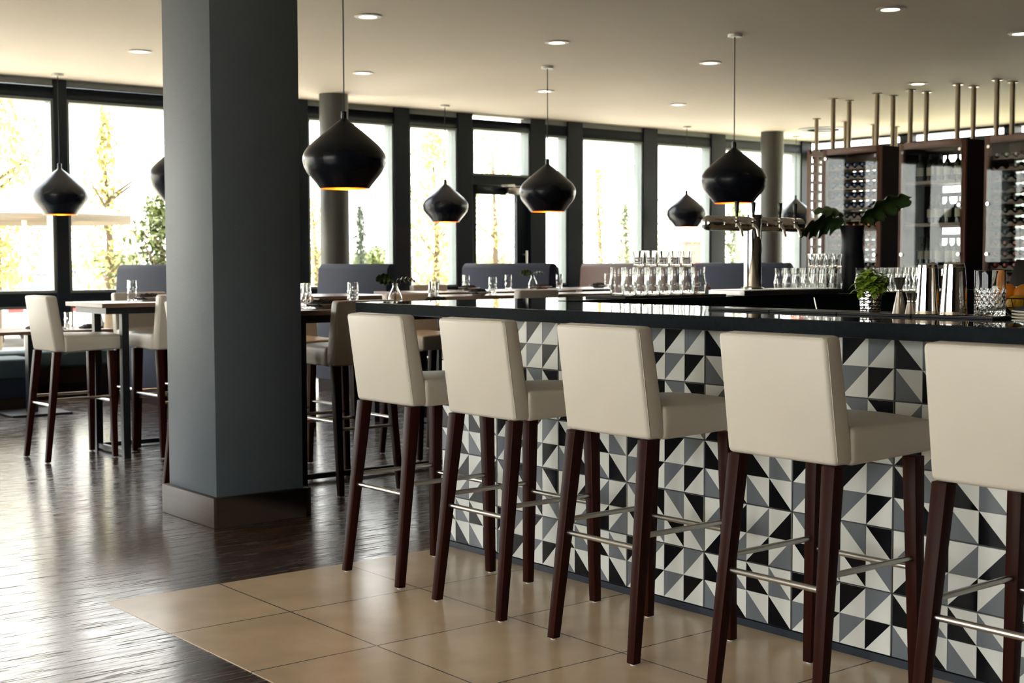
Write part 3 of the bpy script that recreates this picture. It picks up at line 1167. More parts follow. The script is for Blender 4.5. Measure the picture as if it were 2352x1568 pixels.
for c in range(4):
    TG.place((6.865+c*0.082, 5.54, ZT+0.0005+0.153), 'small clear tumbler, %s from left, topping the stack beside the taps' % ORD[c], group='upper tier of the glass stack by the taps')
TG.place((6.56, 5.53, ZT+0.0005), 'small clear tumbler on its own at the left of the tap-side glass stack', group='loose tumbler')
for r in range(2):
    for c in range(7):
        BG.place((7.12+c*0.083, 5.275+r*0.085, ZT+0.0005), 'clear glass, %s from left, %s, in the single-tier group behind the shaker tins' % (ORD[c], rowname[r]), group='single-tier glasses behind the mint')

# monstera vase
vz = MB()
vz.lathe(shell([(0.092, 0.0), (0.096, 0.006), (0.092, 0.09), (0.078, 0.20), (0.068, 0.28), (0.066, 0.33), (0.072, 0.39), (0.080, 0.425)], 0.006, 0.02), 40)
VX, VY = 7.285, 5.56
o = vz.build('tall_vase', 'matte_black_ceramic')
o.location = (VX, VY, ZT)
tag(o, 'tall matte black vase with monstera leaves on the far bar arm', 'vase')


def monstera(length, width, droop, roll, nseg=18, lobes=4):
    """blade along +x, lobed, arched; returns MB"""
    m_ = MB()
    vs, fs = [], []
    rowsn = 7
    for k in range(nseg*2+1):
        t = k/(nseg*2)
        w = width*0.5*(math.sin(PI*min(1, (t*0.86+0.10)))**0.75)
        ph = (t*lobes) % 1.0
        notch = 0.45 if (ph > 0.80 and 0.15 < t < 0.9) else 0.0
        cx_ = length*t
        cz_ = length*(0.10*math.sin(PI*t*0.9)-droop*t*t)
        for j in range(-rowsn, rowsn+1):
            s = j/rowsn
            ww = w*(1-notch if abs(s) > 0.45 else 1)
            yy = ww*s
            if abs(s) > 0.45 and notch:
                yy = w*(0.45+(abs(s)-0.45)*0.12)*(1 if s > 0 else -1)
            vs.append((cx_+abs(s)*length*0.05, yy, cz_-0.35*abs(yy)*abs(s)+0.012*math.sin(t*lobes*2*PI)*abs(s)))
    nr = 2*rowsn+1
    for k in range(nseg*2):
        for j in range(nr-1):
            a = k*nr+j
            fs.append((a, a+1, a+nr+1, a+nr))
    m_.add(vs, fs, Matrix.Rotation(roll, 4, 'X'), True)
    return m_


for i, (az, el, L, W, dr, rl, lab) in enumerate(((math.radians(140), 0.12, 0.27, 0.27, 0.45, 0.55, 'dark monstera leaf drooping left out of the tall black vase'),
                                                 (math.radians(-33), 0.45, 0.34, 0.22, 0.12, -0.75, 'dark monstera leaf reaching up to the right from the black vase'),
                                                 (math.radians(158), 0.45, 0.19, 0.14, 0.40, -0.5, 'small monstera leaf curling over the back left of the black vase'))):
    t = thing('monstera_leaf', lab, 'leaf', (VX, VY, ZT+0.03))
    bl = monstera(L, W, dr, rl).build('blade', 'leaf_dark', t, weld=False, angle=60)
    mod_ = bl.modifiers.new('thick', 'SOLIDIFY')
    mod_.thickness = 0.0012
    M_ = Matrix.Rotation(az, 4, 'Z') @ Matrix.Rotation(-el, 4, 'Y')
    p1 = Vector((math.cos(az)*0.055, math.sin(az)*0.055, 0.415+0.02*i))
    bl.location = p1
    bl.rotation_euler = M_.to_euler()
    MB().path([(0.02*math.cos(az), 0.02*math.sin(az), 0.0), (0.03*math.cos(az), 0.03*math.sin(az), 0.30), p1], 0.004, n=8).build('stem', 'stem_green', t)

# ================================================================ STOOLS


def rounded_block(mb, pts_fn, nx=6, ny=6):
    pass


st = thing('bar_stool', '', 'bar stool')
# backrest: leaning slab, rear face x -0.17 (bottom) to -0.226 (top)
m = MB()
hw = 0.21
m.hexa([(-0.172, -hw, 0.746), (-0.085, -hw, 0.746), (-0.085, hw, 0.746), (-0.172, hw, 0.746)],
       [(-0.228, -hw+0.004, 1.122), (-0.150, -hw+0.004, 1.127), (-0.150, hw-0.004, 1.127), (-0.228, hw-0.004, 1.122)])
bk = m.build('backrest', 'leather', st, bevel=0.016, seg=3)
# seams on the backrest
m = MB()
zs = [(0.750, -0.1745), (1.100, -0.2262)]
for s in (-1, 1):
    m.path([(-0.1745+0.010, s*(hw-0.0015)+s*0.0006, 0.760), (-0.2262+0.014, s*(hw-0.0045)+s*0.0006, 1.106)], 0.0012, n=5)
m.path([(-0.2215, -hw+0.014, 1.1195), (-0.2215, hw-0.014, 1.1195)], 0.0012, n=5)
m.build('seam', 'leather', bk)
# seat cushion: domed slab with rounded edges
m = MB()
nx, ny = 14, 12
vs, fs = [], []


def seat_pt(u, v_, topside):
    x_ = -0.105+0.405*u
    y_ = (v_-0.5)*2*0.215
    if topside:
        d = 0.018*(1-(2*v_-1)**2)*(1-0.4*u)+0.006*(1-u)
        z_ = 0.848+d
    else:
        z_ = 0.742+0.010*u
    return Vector((x_, y_, z_))


for side in (0, 1):
    for j in range(ny+1):
        for i in range(nx+1):
            vs.append(seat_pt(i/nx, j/ny, side == 1))
k = (nx+1)*(ny+1)
for j in range(ny):
    for i in range(nx):
        a = j*(nx+1)+i
        fs.append((a+nx+1, a+nx+2, a+1, a))
        fs.append((k+a, k+a+1, k+a+nx+2, k+a+nx+1))
for i in range(nx):
    fs.append((i, i+1, k+i+1, k+i))
    a = ny*(nx+1)+i
    fs.append((k+a, k+a+1, a+1, a))
for j in range(ny):
    a = j*(nx+1)
    fs.append((k+a, k+a+nx+1, a+nx+1, a))
    a = j*(nx+1)+nx
    fs.append((a, a+nx+1, k+a+nx+1, k+a))
m.add(vs, fs, None, True)
m.build('seat', 'leather', st, bevel=0.014, seg=3)
legs = (((-0.235, -0.205), (-0.150, -0.182), 0.7455), ((-0.235, 0.205), (-0.150, 0.182), 0.7455), ((0.236, -0.208), (0.232, -0.188), 0.742), ((0.236, 0.208), (0.232, 0.188), 0.742))
for (fx, fy), (tx, ty), tz in legs:
    m = MB()
    m.taper((fx, fy, 0.005), (tx, ty, tz), 0.034, 0.050, 0.034, 0.048)
    lg = m.build('leg', 'stool_wood', st, bevel=0.003)
    m = MB()
    m.lathe([(0.011, 0.0), (0.012, 0.0052)], 14, Matrix.Translation((fx, fy, 0)))
    m.build('glide', 'white_metal', lg)


def legx(i, z):
    (fx, fy), (tx, ty), tz = legs[i]
    t = z/tz
    return Vector((fx+(tx-fx)*t, fy+(ty-fy)*t, z))


for a, b_, z in ((0, 1, 0.382), (2, 3, 0.392), (0, 2, 0.425), (1, 3, 0.425)):
    MB().rod(legx(a, z), legx(b_, z), 0.0095, n=14).build('footrest_rail', 'steel', st)
ST = Kind(st)
G = 'cream leather bar stools along the tiled bar front'
FT = 0.0
for y, lab in ((4.845, 'cream leather bar stool furthest along the tiled bar, beside the worktop corner'), (4.172, 'cream leather bar stool second from the left at the tiled bar'),
               (3.46, 'cream leather bar stool in the middle of the five at the tiled bar'), (2.69, 'cream leather bar stool second from the right at the tiled bar'),
               (1.955, 'cream leather bar stool at the right edge of the picture, cut off')):
    ST.place((3.361, y, 0.002), lab, 0.0, G)
G2 = 'cream leather bar stools at the tall tables'
for x, y, rz, lab in ((3.53, 9.315, 0, 'cream bar stool standing whole left of the pillar, at the tall table end'),
                      (4.20, 9.06, PI/2, 'cream bar stool on the near side of the left tall table, cut by the pillar'),
                      (4.28, 9.66, -PI/2, 'cream bar stool on the far side of the left tall table, facing us'),
                      (3.64, 7.30, 0, 'bar stool hidden by the pillar but for one leg at its left foot'),
                      (4.32, 6.94, PI/2, 'cream bar stool just right of the pillar with its back towards us'),
                      (4.46, 7.76, -PI/2, 'cream bar stool across the table behind the one right of the pillar'),
                      (5.50, 7.84, -PI/2, 'cream bar stool behind the bar corner, between the first two front stools'),
                      (7.02, 8.62, PI/2, 'cream stool back seen over the worktop below the glass door'),
                      (7.87, 10.95, -PI/2, 'cream stool back at the window side table between the two blue sofa backs'),
                      (8.62, 8.55, PI/2, 'cream stool back just left of the glass pyramid, lower of two'),
                      (10.35, 10.1, PI/2, 'cream stool back just left of the glass pyramid, upper of two')):
    ST.place((x, y, 0.0), lab, rz, G2)

# ================================================================ TABLES


def tall_table(x0, x1, y0, y1, lab, rod_y=None, z=1.07):
    cx, cy = (x0+x1)/2, (y0+y1)/2
    t = thing('tall_table', lab, 'table', (cx, cy, 0), 0, 'tall dining tables')
    hx, hy = (x1-x0)/2, (y1-y0)/2
    MB().box(-hx, hx, -hy, hy, z-0.03, z).build('tabletop', 'table_wood', t, bevel=0.002, seg=1)
    m_ = MB()
    m_.box(-hx+0.05, hx-0.05, -hy+0.06, hy-0.06, z-0.075, z-0.03)
    m_.build('apron', 'table_metal', t)
    for sx in (-1, 1):
        for sy in (-1, 1):
            px, py = sx*(hx-0.19), sy*(hy-0.09)
            MB().box(px-0.025, px+0.025, py-0.025, py+0.025, 0.0, z-0.075).build('leg', 'table_metal', t)
        MB().box(sx*(hx-0.19)-0.016, sx*(hx-0.19)+0.016, -hy+0.115, hy-0.115, 0.012, 0.045).build('floor_bar', 'table_metal', t)
    MB().box(-hx+0.215, hx-0.215, hy-0.10, hy-0.075, 0.012, 0.045).build('floor_bar', 'table_metal', t)
    return t


tall_table(3.65, 5.37, 9.00, 9.67, 'tall dark table left of the pillar with black sled legs')
tall_table(3.80, 6.0, 6.84, 7.40, 'tall dark table right behind the pillar, near the first bar stool')
tall_table(5.55, 6.55, 9.70, 10.5, 'tall dark table before the left blue sofa back, far behind the pillar')
tall_table(6.4, 8.75, 8.95, 9.5, 'tall dark table just beyond the bar worktop, with stools tucked under')
tall_table(7.2, 9.0, 10.2, 11.1, 'tall dark table between the blue sofa backs and the bar')
tall_table(9.3, 11.2, 10.45, 11.35, 'tall dark table near the brown leather bench back, left of the glass pyramid')
TZ = 1.0702
# low table at the window bench
lt = thing('low_table', 'low square dining table at the window bench on the far left', 'table', (4.3, 12.25, 0))
MB().box(-0.62, 0.62, -0.37, 0.37, 0.725, 0.755).build('tabletop', 'table_wood', lt, bevel=0.002, seg=1)
MB().box(-0.04, 0.04, -0.04, 0.04, 0.02, 0.725).build('post', 'table_metal', lt)
MB().box(-0.27, 0.27, -0.27, 0.27, 0.0, 0.02).build('base_plate', 'table_metal', lt, bevel=0.003, seg=1)

# tumbler with dimples
m = MB()
out = [(0.030, 0.0), (0.033, 0.003), (0.034, 0.02), (0.0325, 0.045), (0.0365, 0.052), (0.0325, 0.060), (0.034, 0.085), (0.0365, 0.098), (0.0335, 0.105), (0.034, 0.148), (0.034, 0.150)]


def dim(r, z, i, j):
    if 0.006 < z < 0.1:
        return r+0.0012*math.cos(i*2*PI/3.5+j*1.3)
    return r


m.lathe(shell(out, 0.0025, 0.012), 28, mod=dim)
go = m.build('water_tumbler', 'clear_glass')
tag(go, '', 'glass')
WG = Kind(go)


def tpx(px, Y, z=TZ):
    return (on_y(px, Y), Y, z)


for px, Y, lab in ((304, 9.58, 'clear textured tumbler on the tall table left of the pillar'),
                   (693, 7.28, 'clear textured tumbler on the table edge touching the right side of the pillar'),
                   (702, 7.20, 'second clear tumbler right behind the one at the pillar edge'),
                   (811, 7.34, 'clear textured tumbler in front of the left blue sofa back'),
                   (996, 7.32, 'clear textured tumbler before the window right of the left sofa'),
                   (1132, 9.15, 'clear textured tumbler nearest the worktop in front of the middle blue sofa'),
                   (1071, 10.9, 'clear textured tumbler at the left end of the middle blue sofa back'),
                   (1168, 11.02, 'clear textured tumbler before the centre of the middle blue sofa back'),
                   (1285, 11.0, 'clear textured tumbler at the right end of the middle blue sofa back'),
                   (1396, 11.2, 'clear textured tumbler before the brown leather panel')):
    WG.place(tpx(px, Y), lab, group='water tumblers on the tall tables')
for dx, dy, lab in ((0.10, 0.05, 'clear tumbler on the low window table, seen left of the tall table leg'), (0.20, -0.12, 'clear tumbler on the low window table, close to the tall table leg')):
    WG.place((4.4+dx, 12.25+dy, 0.7553), lab, group='water tumblers on the low table')

# plates with napkins on the tables
m = MB()
m.lathe([(0.0, 0.0), (0.05, 0.0), (0.055, 0.004), (0.105, 0.026), (0.108, 0.028), (0.104, 0.029), (0.055, 0.009), (0.0, 0.008)], 36)
bo = m.build('side_plate', 'china')
tag(bo, '', 'plate')
SP = Kind(bo)
m = MB()
napkin_mesh(m, 0.19, 0.11, 0.045)
no = m.build('folded_napkin', 'napkin', angle=60)
tag(no, '', 'napkin')
NP = Kind(no)
for px, Y, lp, ln in ((1003, 7.15, 'pale plate under the tumbler right of the left sofa back', 'dark folded napkin on the plate right of the left sofa back'),
                      (745, 7.12, 'pale plate on the tall table right of the pillar', 'dark folded napkin on the plate right of the pillar'),
                      (1078, 10.75, 'pale plate by the left end of the middle sofa back', 'dark folded napkin on the plate at the left end of the middle sofa'),
                      (1245, 10.72, 'pale plate before the right half of the middle sofa back', 'dark folded napkin before the right half of the middle sofa'),
                      (1375, 10.85, 'pale plate before the brown leather panel', 'dark folded napkin on the plate before the brown leather panel'),
                      (1100, 9.12, 'pale plate on the table just beyond the worktop', 'dark folded napkin on the plate just beyond the worktop'),
                      (345, 9.45, 'pale plate on the tall table at the left side of the pillar', 'dark folded napkin at the left side of the pillar')):
    p = tpx(px, Y)
    SP.place(p, lp, group='pale side plates on the tables')
    NP.place((p[0], p[1], p[2]+0.0125), ln, group='dark folded napkins on the tables', rz=0.2)
for dx, dy, lab in ((0.02, 0.2, 'dark folded napkin on the low window table, left one'), (0.42, -0.05, 'dark folded napkin on the low window table, right one')):
    NP.place((4.4+dx, 12.2+dy, 0.7553), lab, group='dark napkins on the low table')
# spoons / cutlery lying pale on the tables
for px, Y, lab in ((955, 7.0, 'steel fork lying on the table left of the plate behind the bar corner'), (1030, 10.7, 'steel fork lying on the table before the window left of the middle sofa')):
    p = tpx(px, Y)
    m = MB()
    m.box(-0.09, 0.05, -0.004, 0.004, 0, 0.004)
    m.box(0.05, 0.075, -0.011, 0.011, 0.001, 0.005)
    for k in range(4):
        m.box(0.075, 0.11, -0.011+k*0.0063, -0.0085+k*0.0063, 0.002, 0.005)
    o = m.build('fork', 'steel')
    o.location = p
    tag(o, lab, 'fork')

# bud vases with a monstera leaf each
m = MB()
m.lathe(shell([(0.034, 0.0), (0.040, 0.005), (0.046, 0.035), (0.042, 0.06), (0.028, 0.095), (0.017, 0.118), (0.0165, 0.135), (0.020, 0.142)], 0.0022, 0.010), 32)
vo_ = m.build('bud_vase', 'clear_glass')
tag(vo_, '', 'vase')
BV = Kind(vo_)
for px, Y, lv, ll, azs in ((908, 7.22, 'clear bud vase standing before the left blue sofa back', 'dark leaf in the bud vase before the left blue sofa', (-0.6, 2.6)),
                           (1224, 10.85, 'clear bud vase standing before the middle blue sofa back', 'leaf in the bud vase before the middle blue sofa', (-0.5, 2.4))):
    p = tpx(px, Y)
    BV.place(p, lv, group='clear bud vases on the tables')
    t = thing('leaf_sprig', ll, 'leaf', (p[0], p[1], p[2]+0.012))
    for az in azs:
        bl = monstera(0.11, 0.075, 0.2, 0.5*az, 8, 4).build('blade', 'leaf_dark', t, weld=False, angle=60)
        mod_ = bl.modifiers.new('thick', 'SOLIDIFY')
        mod_.thickness = 0.001
        p1 = Vector((0.01*math.cos(az), 0.01*math.sin(az), 0.150))
        bl.location = p1
        bl.rotation_euler = (Matrix.Rotation(az, 4, 'Z') @ Matrix.Rotation(-0.15, 4, 'Y')).to_euler()
        MB().path([(0, 0, 0.004), p1], 0.002, n=6).build('stem', 'stem_green', t)

# ================================================================ SOFAS, BENCH


def sofa(x, y0, y1, lab, mt_='sofa_blue', z=1.335, seat_side=1):
    t = thing('booth_sofa', lab, 'sofa', (x, (y0+y1)/2, 0))
    h = (y1-y0)/2
    prof_ = [(-0.10, 0.12), (-0.085, 0.9), (-0.06, z-0.05), (-0.03, z-0.01), (0.0, z), (0.04, z-0.01), (0.08, z-0.06), (0.13, 0.95), (0.17, 0.45), (0.17, 0.12)]
    m_ = MB()
    m_.prism(prof_, 'y', -h, h, True)
    m_.build('backrest', mt_, t, bevel=0.012)
    m_ = MB()
    m_.box(0.17, 0.54, -h+0.01, h-0.01, 0.30, 0.47)
    m_.build('seat', mt_, t, bevel=0.03, seg=3)
    m_ = MB()
    m_.box(-0.09, 0.52, -h+0.03, h-0.03, 0.0, 0.30)
    m_.build('plinth', 'cabinet_dark', t)
    return t


sofa(5.55, 11.8, 13.15, 'dark blue fabric sofa back half hidden by the left side of the pillar')
sofa(7.55, 11.30, 12.62, 'dark blue fabric sofa back with rounded end, right of the pillar')
sofa(10.0, 11.72, 13.36, 'dark blue fabric sofa back below the glass door')
sofa(12.0, 11.5, 13.45, 'reddish brown leather bench back, left of the glass pyramid', 'leather_brown')
sofa(14.1, 11.75, 13.45, 'dark blue fabric sofa back behind the beer tap tower')
bn = thing('window_bench', 'teal padded bench running under the far left windows', 'bench', (4.0, 13.75, 0))
MB().box(-4.0, 2.3, -0.15, 0.40, 0.14, 0.30).build('base', 'cabinet_dark', bn)
MB().box(-4.0, 2.3, -0.17, 0.40, 0.30, 0.465).build('cushion', 'sofa_teal', bn, bevel=0.03, seg=3)
MB().box(-3.9, 2.2, -0.09, 0.38, 0.0, 0.14).build('plinth', 'cabinet_dark', bn)
ot = thing('ottoman', 'dark teal padded seat block at the far left edge', 'seat', (3.9, 12.98, 0))
MB().box(-0.9, 0.62, -0.24, 0.33, 0.10, 0.28).build('base', 'sofa_blue', ot, bevel=0.01)
MB().box(-0.9, 0.64, -0.25, 0.33, 0.28, 0.46).build('cushion', 'sofa_teal', ot, bevel=0.03, seg=3)
MB().box(-0.85, 0.58, -0.20, 0.30, 0.0, 0.10).build('plinth', 'cabinet_dark', ot)

# ================================================================ WINE CABINETS
XC, DC = 13.05, 0.5
ZC0, ZC1 = 0.0, 2.66
# bottle prototypes (standing): base at z=0


def bottle(name, caps, lab_z=(0.07, 0.16)):
    t = thing(name, '', 'bottle')
    m_ = MB()
    m_.lathe([(0.0, 0.004), (0.034, 0.0), (0.0375, 0.004), (0.0375, 0.19), (0.034, 0.212), (0.020, 0.235), (0.0145, 0.25), (0.0138, 0.262)], 18)
    m_.build('body', 'bottle_glass', t)
    m_ = MB()
    m_.lathe([(0.0146, 0.250), (0.0150, 0.252), (0.0152, 0.305), (0.0142, 0.308), (0.0, 0.308)], 14)
    m_.build('capsule', caps, t)
    if lab_z:
        m_ = MB()
        m_.lathe([(0.0379, lab_z[0]), (0.0379, lab_z[1])], 18)
        for _ in range(2):
            m_.f.pop(); m_.mi.pop(); m_.sm.pop()
        m_.build('label', 'bottle_label', t)
    return Kind(t)


B_STAND = bottle('wine_bottle', 'capsule_dark')
B_RED = bottle('wine_bottle', 'capsule_red', None)
B_BLUE = bottle('wine_bottle', 'capsule_blue', None)
B_ORG = bottle('wine_bottle', 'capsule_orange', None)
B_PALE = bottle('wine_bottle', 'capsule_pale', None)
B_DARK = bottle('wine_bottle', 'capsule_dark', None)
LIE = (0, -PI/2, 0)


def cabinet(y0, y1, which, lab):
    cy = (y0+y1)/2
    t = thing('wine_cabinet', lab, 'cabinet', (XC, cy, 0))
    h = (y1-y0)/2
    fr = 0.062
    m_ = MB()
    m_.box(0.03, DC, -h, -h+0.045, ZC0, ZC1)
    m_.box(0.03, DC, h-0.045, h, ZC0, ZC1)
    m_.box(0.03, DC, -h+0.045, h-0.045, ZC1-0.05, ZC1)
    m_.box(0.03, DC, -h+0.045, h-0.045, 0.0, 0.90)
    m_.build('carcass', 'cabinet_dark', t)
    m_ = MB()
    m_.box(0.0, 0.03, -h, -h+fr, ZC0, ZC1)
    m_.box(0.0, 0.03, h-fr, h, ZC0, ZC1)
    m_.box(0.0, 0.03, -h+fr, h-fr, ZC1-0.07, ZC1)
    m_.box(0.0, 0.03, -h+fr, h-fr, 0.84, 0.92)
    m_.build('face_frame', 'cabinet_wood', t, bevel=0.003, seg=1)
    # two glass doors with steel standoffs
    for s in (-1, 1):
        a, b2 = (-h+fr-0.02, -0.003) if s < 0 else (0.003, h-fr+0.02)
        d = MB().box(-0.018, -0.008, a, b2, 0.93, ZC1-0.06).build('glass_door', 'cabinet_pane', t)
        m_ = MB()
        yk = (h-fr+0.0)*s
        for z in (ZC1-0.11, 1.95, 1.42):
            m_.rod((-0.030, yk, z), (0.0, yk, z), 0.018, n=16)
        m_.build('standoff', 'polished_steel', d)
    for z in [1.0+0.01]:
        pass
    return t, h, cy


c1, h1, y1c = cabinet(9.57, 10.40, 1, 'brown wine cabinet behind the monstera, leftmost of three')
c2, h2, y2c = cabinet(8.48, 9.33, 2, 'brown wine cabinet with upright bottles, middle of three')
c3, h3, y3c = cabinet(7.38, 8.26, 3, 'brown wine cabinet cut by the right edge, with red-capped bottles')


def scallop(t, h, z, n):
    """wavy rack board along y with n cradles; front lip"""
    w = 2*(h-0.05)
    poly = [(-w/2, z-0.045)]
    K = n*10
    for k in range(K+1):
        y = -w/2+w*k/K
        poly.append((y, z-0.018+0.016*math.cos(2*PI*n*k/K)))
    poly.append((w/2, z-0.045))
    m_ = MB()
    m_.prism(poly, 'x', 0.07, 0.085)
    m_.prism(poly, 'x', 0.36, 0.375)
    m_.build('rack_board', 'rack_wood', t)


def lying_row(cab_h, cy, z, n, kinds, words, cabname, rackname, skip=()):
    w = 2*(cab_h-0.05)
    for k in range(n):
        if k in skip:
            continue
        y = cy+w/2-w*(k+0.5)/n
        kd = kinds[k % len(kinds)]
        wd = words[k % len(words)]
        kd.place((XC+0.07+0.30, y, z+0.0055), '%s wine bottle, %s from left, %s rack of the %s wine cabinet' % (wd, ORD[k], rackname, cabname), rot=LIE, group='bottles lying in the %s wine cabinet' % cabname)


def back_boards(t, h, z_list, hb, gap):
    m_ = MB()
    tops = [ZC1-0.05]+[z-hb for z in z_list]
    for k, z in enumerate(z_list):
        m_.box(0.40, 0.42, -h+0.045, h-0.045, z-hb+gap, tops[k])
    m_.box(0.40, 0.42, -h+0.045, h-0.045, 0.9, tops[-1])
    m_.build('back_board', 'rack_wood', t)


zz = [2.46-0.116*k for k in range(14)]
for k, z in enumerate(zz):
    scallop(c1, h1, z, 7)
    kinds = [B_BLUE] if k < 5 else ([B_DARK] if k == 5 else ([B_ORG] if k in (6, 7, 8) else [B_PALE]))
    wd = ['blue-capped'] if k < 5 else (['dark-capped'] if k == 5 else (['orange-capped'] if k in (6, 7, 8) else ['pale-capped']))
    lying_row(h1, y1c, z, 7, kinds, wd, 'left', ORD[k])
back_boards(c1, h1, zz, 0.052, 0.012)
for k, z in enumerate(zz):
    scallop(c3, h3, z, 7)
    kinds = [B_PALE] if k < 2 else ([B_DARK] if k < 8 else [B_RED])
    wd = ['pale-capped'] if k < 2 else (['dark-capped'] if k < 8 else ['red-capped'])
    lying_row(h3, y3c, z, 7, kinds, wd, 'right', ORD[k], skip=((0, 1) if k in (1, 3) else ()))
back_boards(c3, h3, zz, 0.066, 0.024)
# middle cabinet: four shelves of upright bottles, slit of light under each
shz = [2.23, 1.765, 1.30]
m = MB()
for z in shz:
    m.box(0.05, 0.45, -h2+0.045, h2-0.045, z-0.035, z)
m.box(0.05, 0.45, -h2+0.045, h2-0.045, 0.93, 0.95)
m.build('shelf', 'rack_wood', c2)
m = MB()
ysl = h2*0.36
m.box(0.43, 0.45, ysl, h2-0.045, 0.95, ZC1-0.05)
zprev = ZC1-0.05
for z in shz:
    for a_, b_ in ((z+0.300, zprev), (z, z+0.225)):
        m.box(0.43, 0.45, -h2+0.045, ysl, a_, b_)
    zprev = z-0.115
    m.box(0.43, 0.45, -h2+0.045, ysl, z-0.045, z-0.035)
m.box(0.43, 0.45, -h2+0.045, ysl, 0.95, zprev)
m.build('back_board', 'cabinet_dark', c2)
sn = ('top', 'middle', 'bottom')
for si, z in enumerate(shz):
    for k in range(6):
        if si == 1 and k == 0:
            continue
        y = y2c+0.30-k*0.118
        B_STAND.place((XC+0.22+0.02*((k*7+si) % 3), y, z+0.0005), 'upright pale-labelled wine bottle, %s from left, %s shelf, middle cabinet' % (ORD[k], sn[si]), group='upright bottles in the middle wine cabinet', rz=R.uniform(0, 6))

# steel poles from ceiling to cabinet tops
m = MB()
pp = thing('ceiling_pole', '', 'pole')
m.rod((0, 0, 0), (0, 0, CZ-ZC1-0.0), 0.027, n=20)
m.build('tube', 'pole_metal', pp)
m = MB()
m.lathe([(0.055, CZ-ZC1-0.012), (0.055, CZ-ZC1)], 20)
m.lathe([(0.045, 0.0), (0.045, 0.012)], 20)
m.build('flange', 'pole_metal', pp)
PP = Kind(pp)
pn = ('left', 'left', 'middle', 'middle', 'right')
for (y, cab, side) in ((10.32, 'left', 'left'), (9.70, 'left', 'right'), (9.25, 'middle', 'left'), (8.65, 'middle', 'right'), (8.18, 'right', 'left')):
    for x, fb_ in ((13.14, 'front'), (13.44, 'rear')):
        PP.place((x, y, ZC1), 'steel ceiling pole, %s of the pair over the %s end of %s wine cabinet' % (fb_, side, cab), group='steel poles holding the wine cabinets')
sp_ = thing('ceiling_pole', '', 'pole')
MB().rod((0, 0, 0), (0, 0, CZ-2.8215), 0.027, n=20).build('tube', 'pole_metal', sp_)
m = MB()
m.lathe([(0.055, CZ-2.8215-0.012), (0.055, CZ-2.8215)], 20)
m.lathe([(0.045, 0.0), (0.045, 0.012)], 20)
m.build('flange', 'pole_metal', sp_)
SPK = Kind(sp_)
for x, y, lab in ((14.79, 11.89, 'pale steel ceiling pole over the lattice bottle rack, furthest left of all'),
                  (15.414, 11.895, 'short-looking steel ceiling pole between the first pair of front poles'),
                  (16.053, 11.9, 'short-looking steel ceiling pole left of the second front pole pair'),
                  (16.547, 11.89, 'short-looking steel ceiling pole between the second front pole pair')):
    SPK.place((x, y, 2.8213), lab, group='steel poles at the far rack')
# lattice bottle rack behind
lr = thing('lattice_rack', 'brown lattice bottle rack with square openings left of the wine cabinets', 'rack', (15.6, 11.9, 0))
m = MB()
L0, L1 = 14.66-15.6, 16.75-15.6
ncol = 14
pw = (L1-L0)/ncol
for i in range(ncol+1):
    x = L0+i*pw
    m.box(x-0.022, x+0.022, -0.02, 0.02, 0.0, 2.82)
m.build('uprights', 'cabinet_wood', lr)
m = MB()
z = 0.1
for i in range(23):
    m.box(L0, L1, -0.019, 0.019, 0.06+i*0.1225, 0.095+i*0.1225)
m.box(L0, L1, -0.04, 0.04, 2.78, 2.821)
m.build('shelves', 'cabinet_wood', lr)

# ================================================================ OUTSIDE
GZ = -0.25
m = MB()
m.box(-60, 120, YW+0.35, 42, GZ-0.1, GZ)
m.box(-60, XL-0.4, -60, YW+0.35, GZ-0.1, GZ)
tag(m.build('ground', 'asphalt'), kind='structure')
m = MB()
m.box(-120, 200, 42, 180, GZ-0.1, GZ+0.02)
m.box(-120, -60, -60, 42, GZ-0.12, GZ-0.01)
m.box(XR+0.4, 200, -60, YW+0.35, GZ-0.12, GZ-0.01)
tag(m.build('ground_lawn', 'grass'), kind='structure')


def tree(name, lab, x, y, hgt, rad, mtn, leaves=900, shape='round', trunk=0.09, cz=0.3, seed=1, lsize=0.2):
    rr = random.Random(seed)
    t = thing(name, lab, 'tree', (x, y, GZ), 0, 'trees outside the windows')
    m_ = MB()
    m_.rod((0, 0, 0), (0.05, 0, hgt*0.5), trunk, trunk*0.6, 10)
    m_.rod((0.05, 0, hgt*0.5), (0, 0.05, hgt*0.9), trunk*0.6, trunk*0.15, 8)
    for k in range(9):
        a = rr.uniform(0, 2*PI)
        z0_ = hgt*rr.uniform(cz, 0.75)
        L = rad*rr.uniform(0.5, 0.9)
        m_.rod((0.03, 0, z0_), (math.cos(a)*L, math.sin(a)*L, z0_+L*0.7), trunk*0.3, 0.01, 6)
    m_.build('trunk', 'bark', t)
    m_ = MB()
    for k in range(int(leaves*3.4)):
        u = rr.random()
        z_ = hgt*(cz+(1-cz)*u)
        if shape == 'round':
            w = rad*math.sin(PI*(0.08+0.88*u))**0.7
        elif shape == 'cone':
            w = rad*(1-u)**0.8+0.05
        else:
            w = rad*math.sin(PI*(0.06+0.9*u))**0.5
        a = rr.uniform(0, 2*PI)
        q = w*math.sqrt(rr.random())
        # clumping
        q *= 0.75+0.35*math.sin(a*3+u*9)
        c = Vector((q*math.cos(a), q*math.sin(a), z_+rr.uniform(-.1, .1)))
        d = Vector((rr.uniform(-1, 1), rr.uniform(-1, 1), rr.uniform(-0.8, 0.6)))
        leaf(m_, c, d, 0.58*lsize*rr.uniform(0.6, 1.3), 0.58*lsize*rr.uniform(0.35, 0.6), 0.2, Vector((rr.uniform(-.5, .5), rr.uniform(-.5, .5), 1)), 2)
    m_.build('foliage', mtn, t, weld=False)
    return t


def ax(px, Y):
    return on_y(px, Y)


